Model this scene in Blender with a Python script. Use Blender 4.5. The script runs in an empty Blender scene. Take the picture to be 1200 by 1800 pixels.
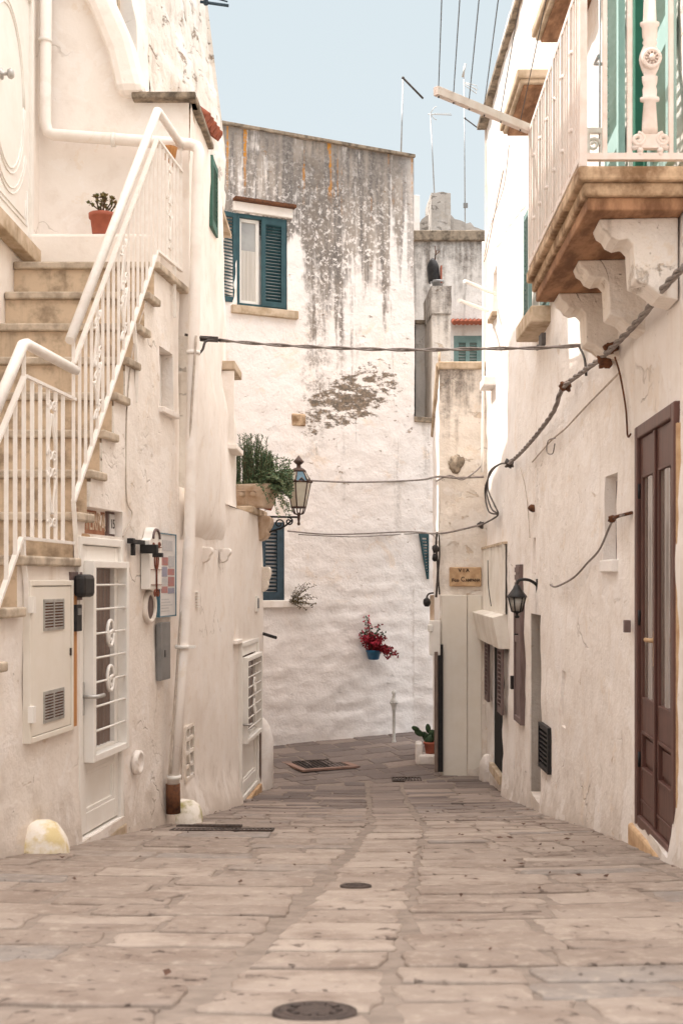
import bpy, bmesh, math, random
from mathutils import Vector, Matrix, noise
random.seed(7)
sc = bpy.context.scene
col = sc.collection
F, CX, CY = 2000.0, 600.0, 1020.0      # lens in photo pixels, horizon row; the eye stands at the world origin
R = random.uniform
def P(px, py, y): return Vector(((px-CX)/F*y, y, (CY-py)/F*y))
def lerp(a, b, t): return a+(b-a)*t
def sst(v, a, b):
    t = max(0, min(1, (v-a)/(b-a))); return t*t*(3-2*t)
# ------------------------------------------------------------------ node helpers
def nd(nt, t, ins=None, **pr):
    n = nt.nodes.new(t)
    for k, v in pr.items(): setattr(n, k, v)
    for k, v in (ins or {}).items():
        if isinstance(v, bpy.types.NodeSocket): nt.links.new(v, n.inputs[k])
        else: n.inputs[k].default_value = v
    return n
def c4(c): return (c[0], c[1], c[2], 1)
def mm(nt, op, a, b=0.0, clamp=False):
    n = nd(nt, 'ShaderNodeMath', {0: a, 1: b}, operation=op); n.use_clamp = clamp; return n.outputs[0]
def mix(nt, f, a, b):
    if not isinstance(a, bpy.types.NodeSocket): a = c4(a)
    if not isinstance(b, bpy.types.NodeSocket): b = c4(b)
    return nd(nt, 'ShaderNodeMix', {0: f, 6: a, 7: b}, data_type='RGBA').outputs[2]
def ss(nt, v, a, b, lo=0.0, hi=1.0):
    return nd(nt, 'ShaderNodeMapRange', {0: v, 1: a, 2: b, 3: lo, 4: hi}, interpolation_type='SMOOTHSTEP').outputs[0]
def nz(nt, vec, scale, detail=4, rough=.55, dist=0.0):
    return nd(nt, 'ShaderNodeTexNoise', {'Vector': vec, 'Scale': scale, 'Detail': detail, 'Roughness': rough, 'Distortion': dist}).outputs['Fac']
def vmul(nt, vec, s): return nd(nt, 'ShaderNodeVectorMath', {0: vec, 1: s}, operation='MULTIPLY').outputs[0]
def newmat(name):
    m = bpy.data.materials.new(name); m.use_nodes = True
    nt = m.node_tree; nt.nodes.clear()
    pos = nt.nodes.new('ShaderNodeNewGeometry').outputs['Position']
    return m, nt, pos
def finish(nt, colr, rough=.9, metal=0.0, height=None, hd=.01, hs=1.0, spec=.3, **kw):
    ins = {'Base Color': colr if isinstance(colr, bpy.types.NodeSocket) else c4(colr), 'Roughness': rough, 'Metallic': metal, 'Specular IOR Level': spec}
    ins.update(kw)
    if height is not None:
        ins['Normal'] = nd(nt, 'ShaderNodeBump', {'Height': height, 'Distance': hd, 'Strength': hs}).outputs[0]
    b = nd(nt, 'ShaderNodeBsdfPrincipled', ins)
    o = nd(nt, 'ShaderNodeOutputMaterial', {0: b.outputs[0]})
def sep(nt, pos):
    s = nd(nt, 'ShaderNodeSeparateXYZ', {0: pos}); return s.outputs[0], s.outputs[1], s.outputs[2]
def plaster(name, a, b, dirt=(.55, .43, .335), streak=.35, flake=.25, hd=.012, gdirt=.5, fl=(.62, .47, .33), fine=30, thr=.66, band=None, crack=.28):
    m, nt, pos = newmat(name)
    x, y, z = sep(nt, pos)
    big = nz(nt, pos, .9, 5, .6); med = nz(nt, pos, 5, 6, .6); fin = nz(nt, pos, fine, 5, .65)
    stv = nz(nt, vmul(nt, pos, (6, 6, .45)), 1, 6, .6)
    c = mix(nt, ss(nt, big, .35, .68), a, b)
    c = mix(nt, mm(nt, 'MULTIPLY', ss(nt, med, .48, .75), .22), c, dirt)
    c = mix(nt, mm(nt, 'MULTIPLY', ss(nt, stv, .5, .78), streak), c, dirt)
    # grime and damp close to the ground, which falls with y
    g = mm(nt, 'SUBTRACT', z, mm(nt, 'MAXIMUM', mm(nt, 'SUBTRACT', -.72, mm(nt, 'MULTIPLY', y, .14)), -2.85))
    gm = mm(nt, 'ADD', g, mm(nt, 'MULTIPLY', mm(nt, 'SUBTRACT', med, .5), 1.3))
    c = mix(nt, mm(nt, 'MULTIPLY', ss(nt, gm, .55, -.05), gdirt), c, (dirt[0]*.75, dirt[1]*.75, dirt[2]*.75))
    fn = nz(nt, vmul(nt, pos, (1, 1, 1.6)), 3.4, 7, .70, .4)
    fm = ss(nt, fn, thr, thr+.04)
    c = mix(nt, mm(nt, 'MULTIPLY', fm, flake), c, fl)
    # repaired and re-limed patches, hairline cracks, runs of damp from the top
    pn = nz(nt, pos, 1.5, 6, .64, .5)
    c = mix(nt, mm(nt, 'MULTIPLY', ss(nt, pn, .555, .575), .42), c, (min(.92, a[0]*1.03), min(.9, a[1]*1.05), min(.88, a[2]*1.08)))
    c = mix(nt, mm(nt, 'MULTIPLY', ss(nt, nz(nt, pos, 2.3, 6, .68, .4), .60, .64), .35), c, (b[0]*.93, b[1]*.85, b[2]*.74))
    wv = nd(nt, 'ShaderNodeVectorMath', {0: pos, 1: nd(nt, 'ShaderNodeVectorMath', {0: nd(nt, 'ShaderNodeTexNoise', {'Vector': pos, 'Scale': 3.0, 'Detail': 3}).outputs['Color'], 1: (.55, .55, .55)}, operation='MULTIPLY').outputs[0]}, operation='ADD').outputs[0]
    vo = nd(nt, 'ShaderNodeTexVoronoi', {'Vector': wv, 'Scale': .85}, feature='DISTANCE_TO_EDGE').outputs['Distance']
    ck = mm(nt, 'MULTIPLY', ss(nt, vo, .011, .002), ss(nt, nz(nt, pos, 1.1, 3), .55, .63))
    c = mix(nt, mm(nt, 'MULTIPLY', ck, crack), c, (dirt[0]*.5, dirt[1]*.48, dirt[2]*.45))
    if band:
        bv = mm(nt, 'ADD', mm(nt, 'ADD', z, mm(nt, 'MULTIPLY', mm(nt, 'SUBTRACT', stv, .5), 2.2*(band[1]-band[0]))), mm(nt, 'MULTIPLY', mm(nt, 'SUBTRACT', nz(nt, pos, 7, 9, .72), .5), 1.6*(band[1]-band[0])))
        c = mix(nt, mm(nt, 'MULTIPLY', ss(nt, bv, band[0], band[1]), .85), c, mix(nt, ss(nt, fin, .4, .62), (.23, .19, .16), (.09, .075, .065)))
    pit = ss(nt, nz(nt, pos, 17, 3, .5), .70, .76)
    c = mix(nt, mm(nt, 'MULTIPLY', pit, flake*.8), c, (dirt[0]*.55, dirt[1]*.55, dirt[2]*.55))
    h = mm(nt, 'ADD', mm(nt, 'MULTIPLY', med, 1.2), mm(nt, 'MULTIPLY', fin, .35))
    h = mm(nt, 'SUBTRACT', h, mm(nt, 'MULTIPLY', fm, .3))
    h = mm(nt, 'SUBTRACT', h, mm(nt, 'MULTIPLY', ck, .5))
    h = mm(nt, 'SUBTRACT', h, mm(nt, 'MULTIPLY', pit, .25))
    finish(nt, c, .92, 0, h, hd, .9, .15)
    return m
def simple(name, c1, c2=None, rough=.6, metal=0.0, sc_=12, hd=0.0, streak=0.0, spec=.3, lo=.35, hi=.7, stretch=(1, 1, 1), **kw):
    m, nt, pos = newmat(name)
    c2 = c2 or tuple(v*.8 for v in c1)
    p = vmul(nt, pos, stretch)
    n = nz(nt, p, sc_, 6, .62)
    c = mix(nt, ss(nt, n, lo, hi), c1, c2)
    if streak:
        c = mix(nt, mm(nt, 'MULTIPLY', ss(nt, nz(nt, vmul(nt, pos, (9, 9, .7)), 1, 6, .6), .5, .75), streak), c, tuple(v*.5 for v in c2))
    finish(nt, c, rough, metal, n if hd else None, hd or .01, 1, spec, **kw)
    return m
M = {}
W0 = (.89, .828, .77); W1 = (.835, .765, .697)
M['plA'] = plaster('plaster_left', W0, W1, streak=.3, flake=.45, hd=.018, thr=.64)
M['plB'] = plaster('plaster_smooth', (.89, .828, .77), (.85, .777, .71), streak=.14, flake=.05, hd=.006, fine=18)
M['plR'] = plaster('plaster_right', (.89, .832, .782), (.84, .772, .712), streak=.28, flake=.5, hd=.02, thr=.64)
M['plF'] = plaster('plaster_far', (.89, .84, .795), (.845, .785, .735), streak=.22, flake=.25, hd=.012)
M['plD'] = plaster('plaster_corner', (.89, .825, .755), (.85, .765, .67), streak=.35, flake=.6, hd=.03, thr=.61, band=(2.15, 3.3))
M['rough'] = plaster('plaster_weathered', (.83, .78, .72), (.74, .67, .60), dirt=(.30, .24, .19), streak=.85, flake=.85, hd=.03, fl=(.3, .22, .16), thr=.585)
M['grey'] = plaster('plaster_grey_stained', (.85, .81, .77), (.75, .71, .67), dirt=(.26, .235, .21), streak=.55, flake=.6, hd=.02, fl=(.25, .22, .19), band=(5.6, 7.3))
M['stack'] = plaster('plaster_chimney', (.87, .81, .75), (.78, .71, .64), dirt=(.30, .25, .21), streak=.5, flake=.6, hd=.03, thr=.6, band=(4.3, 5.5))
M['ruin'] = plaster('grey_ruin_stone', (.52, .48, .44), (.38, .35, .32), dirt=(.16, .14, .125), streak=.6, flake=.7, hd=.03, thr=.56, fl=(.16, .14, .12))
M['stoneY'] = simple('riser_stone', (.64, .50, .36), (.30, .225, .155), .9, sc_=6, hd=.006, streak=.4, lo=.42, hi=.72)
M['tread'] = simple('tread_stone', (.60, .50, .39), (.30, .24, .18), .85, sc_=7, hd=.006, streak=.4)
M['cap'] = simple('cap_stone', (.35, .28, .21), (.10, .08, .06), .95, sc_=9, hd=.01)
M['ledge'] = simple('ledge_stone', (.60, .48, .36), (.38, .28, .18), .9, sc_=5, hd=.006, streak=.4)
M['soffit'] = simple('balcony_stone_brown', (.45, .25, .14), (.19, .095, .05), .85, sc_=4.5, hd=.008, stretch=(2.2, .7, 1), lo=.3, hi=.65)
M['cornice'] = simple('balcony_cornice_stone', (.62, .45, .30), (.22, .13, .07), .9, sc_=6, hd=.008, streak=.5, lo=.36, hi=.66)
M['white'] = simple('white_paint', (.86, .825, .775), (.82, .775, .715), .45, sc_=5, spec=.4)
M['iron'] = simple('white_iron', (.86, .815, .765), (.80, .735, .67), .5, sc_=14, hd=.001, spec=.4)
M['ironpink'] = simple('aged_white_iron', (.80, .715, .665), (.74, .62, .55), .6, sc_=12, hd=.001, streak=.15)
M['teal'] = simple('blue_green_paint', (.022, .062, .075), (.03, .085, .098), .55, sc_=9, spec=.35)
M['tealB'] = simple('faded_blue_paint', (.045, .075, .10), (.03, .05, .065), .6, sc_=9, streak=.3)
M['sea'] = simple('pale_sea_green_paint', (.17, .27, .26), (.22, .33, .32), .55, sc_=6)
M['green'] = simple('green_paint', (.33, .49, .455), (.39, .55, .525), .5, sc_=5)
M['greenD'] = simple('dark_green_paint', (.04, .155, .105), (.05, .19, .135), .5, sc_=5)
M['brown'] = simple('red_brown_wood', (.125, .055, .042), (.08, .036, .027), .45, sc_=6, stretch=(5, 5, .6), spec=.4)
M['brownD'] = simple('dull_brown_wood', (.19, .135, .125), (.13, .088, .08), .6, sc_=6, stretch=(5, 5, .6))
M['oak'] = simple('orange_wood', (.55, .27, .10), (.38, .17, .06), .7, sc_=8, stretch=(6, 6, .5))
M['greywood'] = simple('grey_wood', (.25, .19, .155), (.13, .095, .08), .8, sc_=8, stretch=(7, 7, .6), hd=.003)
M['dark'] = simple('dark_interior', (.008, .007, .006), (.012, .010, .009), .9)  # near-black colour standing in for the dark inside openings
M['black'] = simple('black_metal', (.016, .015, .016), (.028, .025, .024), .5, sc_=20)
M['lampiron'] = simple('rusty_lamp_iron', (.075, .05, .042), (.12, .075, .06), .6, .3, sc_=25)
M['frost'] = simple('frosted_lamp_glass', (.62, .58, .48), (.52, .47, .38), .35, sc_=6, spec=.5)
M['frostD'] = simple('dim_lamp_glass', (.33, .31, .28), (.42, .40, .36), .3, sc_=8, spec=.5)
M['bluegl'] = simple('blue_lamp_glass', (.05, .14, .2), (.1, .2, .27), .2, spec=.6)
M['glass'] = simple('window_glass', (.30, .29, .28), (.42, .41, .39), .08, sc_=2.0, spec=.9)
M['curtain'] = simple('curtain_cloth', (.62, .58, .53), (.50, .46, .41), .9, sc_=1, stretch=(26, 26, .4), hd=.02)
M['doorglass'] = simple('curtained_glass', (.14, .095, .078), (.19, .135, .11), .22, sc_=1, stretch=(30, 30, .4), spec=.6)
M['doorglassR'] = simple('curtain_reflection_glass', (.17, .135, .115), (.30, .25, .215), .12, sc_=1, stretch=(14, 14, .25), spec=.8)  # streaked tones paint curtain folds and a reflection into the panes
M['terra'] = simple('terracotta', (.42, .13, .08), (.33, .095, .06), .75, sc_=9, hd=.002)
M['terraP'] = simple('pale_terracotta', (.66, .52, .40), (.48, .33, .22), .85, sc_=6, hd=.004, streak=.3)
M['tile'] = simple('roof_tile', (.36, .11, .06), (.22, .07, .045), .85, sc_=9, hd=.004)
M['blue'] = simple('blue_glaze', (.02, .10, .22), (.03, .15, .28), .35, sc_=8)
M['soil'] = simple('soil', (.05, .035, .025), rough=1)
M['cable'] = simple('cable_grey', (.30, .26, .235), (.18, .15, .135), .6, sc_=20)
M['cableD'] = simple('cable_dark', (.055, .047, .043), (.09, .075, .065), .6, sc_=20)
M['cableW'] = simple('cable_pale', (.55, .47, .40), (.42, .35, .29), .7, sc_=20)
M['rust'] = simple('rust', (.16, .065, .03), (.075, .035, .022), .9, sc_=22, hd=.004)
M['steel'] = simple('galvanised_steel', (.42, .42, .42), (.30, .30, .30), .45, .7, sc_=12)
M['alu'] = simple('aluminium', (.55, .53, .5), (.40, .38, .36), .4, .5, sc_=12)
M['greyp'] = simple('grey_metal_cover', (.25, .245, .24), (.20, .195, .19), .5, .2, sc_=6)
M['castiron'] = simple('cast_iron', (.085, .062, .052), (.045, .034, .03), .75, .2, sc_=22, hd=.003)
M['cab'] = simple('cabinet_cream', (.80, .745, .665), (.76, .695, .60), .55, sc_=3, streak=.08)
M['sheet'] = simple('weathered_white_sheet', (.80, .75, .68), (.70, .635, .55), .6, sc_=3, streak=.3)
M['nicheshade'] = plaster('niche_plaster_shaded', (.50, .455, .41), (.42, .375, .335), dirt=(.25, .215, .185), streak=.4, flake=.5, hd=.02)  # darker grey plaster; the shade inside the niche is put into the colour
M['redstone'] = simple('reddish_stone', (.30, .19, .15), (.20, .13, .105), .9, sc_=7, hd=.006)
M['postwhite'] = simple('chipped_pale_post', (.62, .60, .57), (.48, .46, .43), .6, sc_=14)
M['shutG'] = simple('dull_green_paint', (.045, .12, .09), (.06, .15, .115), .6, sc_=8)
M['moss'] = simple('mossy_plaster', (.82, .76, .68), (.36, .31, .12), .95, sc_=4.5, hd=.02, lo=.45, hi=.65)
M['lichen'] = simple('lichen_stone', (.84, .77, .68), (.68, .55, .30), .95, sc_=6, hd=.015, lo=.45, hi=.62)
M['leafG'] = simple('rosemary_leaf', (.07, .135, .07), (.12, .19, .105), .6, sc_=14)
M['leafY'] = simple('yellow_green_leaf', (.22, .27, .15), (.13, .18, .085), .6, sc_=20)
M['leafO'] = simple('succulent_leaf', (.12, .14, .045), (.25, .14, .06), .5, sc_=16)
M['leafD'] = simple('dark_leaf', (.02, .045, .02), (.035, .065, .025), .5, sc_=20)
M['flower'] = simple('crimson_flower', (.30, .012, .025), (.11, .006, .012), .6, sc_=22)
M['flowerP'] = simple('pink_red_flower', (.62, .05, .10), (.45, .03, .06), .6, sc_=22)
M['dry'] = simple('dry_weed', (.16, .12, .06), (.08, .06, .035), .9, sc_=15)
M['stem'] = simple('stem', (.12, .085, .05), (.07, .05, .03), .9)
M['paper'] = simple('poster_paper', (.68, .66, .64), (.60, .58, .57), .35, sc_=4)
M['posterR'] = simple('poster_red', (.45, .16, .13), (.30, .20, .22), .4, sc_=40)
M['posterB'] = simple('poster_blue', (.22, .24, .34), (.35, .30, .33), .4, sc_=40)
M['posterG'] = simple('poster_grey', (.42, .42, .44), (.56, .54, .52), .4, sc_=60)
M['signstone'] = simple('painted_sign_stone', (.62, .43, .26), (.44, .27, .15), .85, sc_=8, hd=.004)
M['ink'] = simple('sign_paint_black', (.03, .018, .014), (.05, .03, .022), .8)
M['woodsign'] = simple('carved_wood', (.40, .20, .12), (.30, .13, .075), .8, sc_=9)
M['reddark'] = simple('letter_red_brown', (.22, .075, .045), (.17, .055, .035), .8)
M['redtile'] = simple('faded_red_paint', (.55, .22, .15), (.6, .3, .22), .8)
M['litter'] = simple('dead_leaf', (.07, .04, .028), (.12, .06, .04), .9)
M['teallt'] = simple('pale_teal_panel', (.25, .33, .34), rough=.5)
# weathered back facade -------------------------------------------------------
def backmat():
    m, nt, pos = newmat('plaster_back_weathered')
    x, y, z = sep(nt, pos)
    big = nz(nt, pos, .8, 5, .6); med = nz(nt, pos, 4.5, 7, .62); fin = nz(nt, pos, 22, 6, .65)
    c = mix(nt, ss(nt, big, .35, .65), (.89, .825, .785), (.87, .82, .79))
    pe = ss(nt, nz(nt, pos, 1.7, 7, .7, .6), .55, .68)
    c = mix(nt, mm(nt, 'MULTIPLY', mm(nt, 'MULTIPLY', pe, ss(nt, z, -1.2, .8)), .7), c, (.84, .70, .575))
    st = nz(nt, vmul(nt, pos, (2.6, 2.6, .16)), 1, 7, .62)
    st2 = nz(nt, vmul(nt, pos, (8, 8, .5)), 1, 6, .6)
    top = mm(nt, 'ADD', mm(nt, 'MULTIPLY', ss(nt, z, 2.4, 6.9), .92), mm(nt, 'MULTIPLY', ss(nt, x, -1.2, .3), .12))
    v = mm(nt, 'ADD', top, mm(nt, 'MULTIPLY', mm(nt, 'SUBTRACT', st, .5), 3.7))
    v = mm(nt, 'ADD', v, mm(nt, 'MULTIPLY', mm(nt, 'SUBTRACT', st2, .5), 1.3))
    v = mm(nt, 'ADD', v, mm(nt, 'MULTIPLY', mm(nt, 'SUBTRACT', med, .5), .8))
    # the clean patch around the upper window stays lighter
    wm = mm(nt, 'MULTIPLY', ss(nt, x, -.55, -.85), ss(nt, z, 5.7, 5.3))
    v = mm(nt, 'SUBTRACT', v, mm(nt, 'MULTIPLY', wm, .9))
    dk = ss(nt, v, .38, .85)
    flk = ss(nt, nz(nt, pos, 13, 9, .75), .53, .57)
    dk = mm(nt, 'MULTIPLY', dk, mm(nt, 'SUBTRACT', 1, mm(nt, 'MULTIPLY', flk, mm(nt, 'MULTIPLY', ss(nt, z, 7.4, 5.4), .9))))
    dcol = mix(nt, ss(nt, fin, .35, .65), (.20, .175, .155), (.062, .052, .046))
    dcol = mix(nt, ss(nt, st2, .4, .65), dcol, mix(nt, ss(nt, big, .42, .62), (.34, .29, .245), (.15, .125, .105)))
    c = mix(nt, mm(nt, 'MULTIPLY', mm(nt, 'MULTIPLY', dk, ss(nt, x, 1.35, .9, .45, 1.0)), mm(nt, 'MULTIPLY', ss(nt, z, .2, 2.6), .9)), c, dcol)
    # one long stain running down the middle
    d1 = mm(nt, 'MULTIPLY', ss(nt, nz(nt, pos, 7, 8, .7), .42, .56), ss(nt, mm(nt, 'ABSOLUTE', mm(nt, 'ADD', mm(nt, 'ADD', x, .42), mm(nt, 'MULTIPLY', mm(nt, 'SUBTRACT', med, .5), .6))), .30, .02))
    d1 = mm(nt, 'MULTIPLY', d1, mm(nt, 'MULTIPLY', ss(nt, z, 1.6, 3.0), ss(nt, fin, .3, .6)))
    c = mix(nt, mm(nt, 'MULTIPLY', d1, .75), c, (.24, .20, .165))
    # brown moss field
    dx = mm(nt, 'DIVIDE', mm(nt, 'SUBTRACT', x, .12), .95); dz = mm(nt, 'DIVIDE', mm(nt, 'SUBTRACT', mm(nt, 'SUBTRACT', z, mm(nt, 'MULTIPLY', x, .45)), 2.95), .55)
    rr = mm(nt, 'ADD', mm(nt, 'MULTIPLY', dx, dx), mm(nt, 'MULTIPLY', dz, dz))
    br = mm(nt, 'ADD', mm(nt, 'SUBTRACT', 1, rr), mm(nt, 'MULTIPLY', mm(nt, 'SUBTRACT', nz(nt, vmul(nt, pos, (1, 1, 2.2)), 4.6, 10, .74), .5), 6.0))
    bm_ = ss(nt, br, .42, .9)
    c = mix(nt, mm(nt, 'MULTIPLY', bm_, .92), c, mix(nt, ss(nt, fin, .4, .6), (.10, .08, .06), (.24, .17, .11)))
    # scattered chips
    ch = ss(nt, nz(nt, vmul(nt, pos, (1, 1, 2.2)), 5.5, 9, .7), .645, .665)
    c = mix(nt, mm(nt, 'MULTIPLY', ch, mm(nt, 'MULTIPLY', ss(nt, z, -.9, .6), .7)), c, (.36, .24, .15))
    # orange lichen below the coping
    oc = ss(nt, nz(nt, vmul(nt, pos, (9, 9, .15)), 1, 3, .5), .585, .64)
    oz = mm(nt, 'ADD', z, mm(nt, 'MULTIPLY', mm(nt, 'SUBTRACT', med, .5), 1.6))
    om = mm(nt, 'MULTIPLY', mm(nt, 'MULTIPLY', oc, ss(nt, oz, 6.0, 6.9)), ss(nt, fin, .34, .5))
    c = mix(nt, mm(nt, 'MULTIPLY', om, .92), c, (.55, .235, .03))
    h = mm(nt, 'ADD', mm(nt, 'MULTIPLY', med, 1.3), mm(nt, 'MULTIPLY', fin, .4))
    h = mm(nt, 'SUBTRACT', h, mm(nt, 'MULTIPLY', ch, .3))
    finish(nt, c, .95, 0, h, .03, .9, .1)
    return m
M['back'] = backmat()
def stonemat():
    m, nt, pos = newmat('paving_stone')
    x, y, z = sep(nt, pos)
    at = nd(nt, 'ShaderNodeAttribute', attribute_name='tint').outputs['Color']
    t = nd(nt, 'ShaderNodeSeparateColor', {0: at})
    r1, r2 = t.outputs[0], t.outputs[1]
    c = mix(nt, r1, (.285, .226, .187), (.405, .333, .28))
    c = mix(nt, ss(nt, r2, .62, .95), c, (.255, .222, .20))
    n1 = nz(nt, pos, 3.2, 7, .62); n2 = nz(nt, vmul(nt, pos, (1.2, .8, 1)), 13, 8, .7); n3 = nz(nt, pos, 60, 5, .6)
    c = mix(nt, mm(nt, 'MULTIPLY', ss(nt, n1, .42, .7), .7), c, (.205, .15, .118))
    c = mix(nt, mm(nt, 'MULTIPLY', ss(nt, n2, .5, .68), .5), c, (.47, .395, .325))
    pit = ss(nt, n2, .40, .31)
    c = mix(nt, mm(nt, 'MULTIPLY', pit, .7), c, (.14, .095, .075))
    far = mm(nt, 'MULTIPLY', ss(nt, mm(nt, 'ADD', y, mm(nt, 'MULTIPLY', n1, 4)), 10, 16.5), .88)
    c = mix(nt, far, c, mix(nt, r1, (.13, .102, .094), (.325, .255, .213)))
    h = mm(nt, 'ADD', mm(nt, 'MULTIPLY', n2, 1.0), mm(nt, 'MULTIPLY', n3, .25))
    h = mm(nt, 'SUBTRACT', h, mm(nt, 'MULTIPLY', pit, .8))
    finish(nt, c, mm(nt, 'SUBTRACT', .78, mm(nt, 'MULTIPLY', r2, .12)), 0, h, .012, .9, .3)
    return m
M['stone'] = stonemat()
M['joint'] = simple('joint_sand', (.275, .222, .185), (.20, .16, .132), .95, sc_=9, hd=.012)
M['earth'] = simple('plain_ground', (.30, .25, .20), (.22, .18, .15), .95, sc_=.4)
# ------------------------------------------------------------------ object helpers
def tag(o, label=None, cat=None, group=None, kind=None):
    if label: o['label'] = label
    if cat: o['category'] = cat
    if group: o['group'] = group
    if kind: o['kind'] = kind
    return o
WL = {}
def thing(name, loc, label, cat, group=None):
    o = bpy.data.objects.new(name, None); col.objects.link(o); o.location = loc; o.empty_display_size = .1
    WL[o.name] = Vector(loc); return tag(o, label, cat, group)
def obj(name, bm, mat, parent=None, smooth=False, bevel=0, label=None):
    if isinstance(mat, str): mat = M[mat]
    if smooth is True:
        for f in bm.faces: f.smooth = True
    if parent is None:
        xs = [v.co for v in bm.verts]
        lo = Vector((min(v.x for v in xs), min(v.y for v in xs), min(v.z for v in xs)))
        hi = Vector((max(v.x for v in xs), max(v.y for v in xs), max(v.z for v in xs)))
        base = Vector(((lo.x+hi.x)/2, (lo.y+hi.y)/2, lo.z))
    else:
        base = WL[parent.name]
    if len(bm.faces) < 60000 and not name.endswith('leaves') and name != 'street': bmesh.ops.recalc_face_normals(bm, faces=bm.faces)
    bmesh.ops.translate(bm, verts=bm.verts, vec=-base)
    me = bpy.data.meshes.new(name); bm.to_mesh(me); bm.free()
    me.materials.append(mat)
    o = bpy.data.objects.new(name, me); col.objects.link(o)
    if parent is None: o.location = base
    else: o.parent = parent
    WL[o.name] = base
    if bevel:
        b = o.modifiers.new('bevel', 'BEVEL'); b.width = bevel; b.segments = 2; b.limit_method = 'ANGLE'; b.angle_limit = .7
    if label: o['label'] = label
    return o
def top(name, bm, mat, label, cat, group=None, **k):
    return tag(obj(name, bm, mat, None, **k), label, cat, group)
I4 = Matrix.Identity(4)
def bx(bm, x, y, z, Mx=I4):
    vs = [bm.verts.new(Mx @ Vector((a, b, c))) for c in z for b in y for a in x]
    for f in ((0, 2, 3, 1), (4, 5, 7, 6), (0, 1, 5, 4), (1, 3, 7, 5), (3, 2, 6, 7), (2, 0, 4, 6)):
        try: bm.faces.new([vs[i] for i in f])
        except ValueError: pass
    return bm
def B(x, y, z, Mx=I4): return bx(bmesh.new(), x, y, z, Mx)
def smoothpath(pts, k=6):
    pts = [Vector(p) for p in pts]
    if len(pts) < 3: return pts
    out = []
    for i in range(len(pts)-1):
        p0 = pts[max(i-1, 0)]; p1 = pts[i]; p2 = pts[i+1]; p3 = pts[min(i+2, len(pts)-1)]
        for j in range(k):
            t = j/k
            out.append(.5*((2*p1)+(-p0+p2)*t+(2*p0-5*p1+4*p2-p3)*t*t+(-p0+3*p1-3*p2+p3)*t**3))
    out.append(pts[-1]); return out
def tube(bm, pts, r, n=8, cap=True):
    pts = [Vector(p) for p in pts]
    rings = []; prev = None
    for i, p in enumerate(pts):
        a = pts[max(i-1, 0)]; b = pts[min(i+1, len(pts)-1)]
        t = (b-a)
        if t.length < 1e-9: t = Vector((0, 0, 1))
        t.normalize()
        if prev is None:
            up = Vector((0, 0, 1)) if abs(t.z) < .9 else Vector((1, 0, 0))
            u = t.cross(up).normalized()
        else:
            u = prev-t*prev.dot(t)
            u = u.normalized() if u.length > 1e-6 else t.orthogonal().normalized()
        prev = u; v = t.cross(u)
        rr = r[i] if isinstance(r, (list, tuple)) else r
        rings.append([bm.verts.new(p+(u*math.cos(2*math.pi*k/n)+v*math.sin(2*math.pi*k/n))*rr) for k in range(n)])
    for a, b in zip(rings, rings[1:]):
        for k in range(n):
            f = bm.faces.new((a[k], a[(k+1) % n], b[(k+1) % n], b[k])); f.smooth = True
    if cap:
        bm.faces.new(rings[0][::-1]); bm.faces.new(rings[-1])
    return bm
def T(pts, r, n=8): return tube(bmesh.new(), pts, r, n)
def lathe(bm, prof, Mx=I4, n=16, sq=1.0):
    rings = []
    for r, z in prof:
        rings.append([bm.verts.new(Mx @ Vector((max(r, 1e-4)*math.cos(2*math.pi*k/n), max(r, 1e-4)*sq*math.sin(2*math.pi*k/n), z))) for k in range(n)])
    for a, b in zip(rings, rings[1:]):
        for k in range(n):
            f = bm.faces.new((a[k], a[(k+1) % n], b[(k+1) % n], b[k])); f.smooth = True
    bm.faces.new(rings[0][::-1]); bm.faces.new(rings[-1]); return bm
def prism(bm, poly, y0, y1, Mx=I4):      # poly in (x, z), pushed along y
    a = [bm.verts.new(Mx @ Vector((p[0], y0, p[1]))) for p in poly]
    b = [bm.verts.new(Mx @ Vector((p[0], y1, p[1]))) for p in poly]
    n = len(poly)
    bm.faces.new(a); bm.faces.new(b[::-1])
    for i in range(n): bm.faces.new((a[i], b[i], b[(i+1) % n], a[(i+1) % n]))
    return bm
def blob(bm, c, rad, amp=.25, sub=3, sq=(1, 1, 1), seed=0):
    r = bmesh.ops.create_icosphere(bm, subdivisions=sub, radius=1)
    for v in r['verts']:
        d = 1+amp*noise.noise(v.co*1.7+Vector((seed, seed*2, 0)))+amp*.4*noise.noise(v.co*5+Vector((seed, 0, 3)))
        v.co = Vector((v.co.x*sq[0], v.co.y*sq[1], v.co.z*sq[2]))*rad*d+Vector(c)
    for f in bm.faces: f.smooth = True
    return bm
def text_bm(s, size, Mx, ext=.003, bold=0.0):
    cu = bpy.data.curves.new('letters', 'FONT'); cu.body = s; cu.size = size; cu.extrude = ext; cu.align_x = 'CENTER'; cu.align_y = 'CENTER'; cu.resolution_u = 3; cu.offset = bold
    o = bpy.data.objects.new('letters', cu); col.objects.link(o)
    dg = bpy.context.evaluated_depsgraph_get(); me = bpy.data.meshes.new_from_object(o.evaluated_get(dg))
    bm = bmesh.new(); bm.from_mesh(me); bm.transform(Mx)
    bpy.data.objects.remove(o); bpy.data.curves.remove(cu); bpy.data.meshes.remove(me)
    return bm
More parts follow.
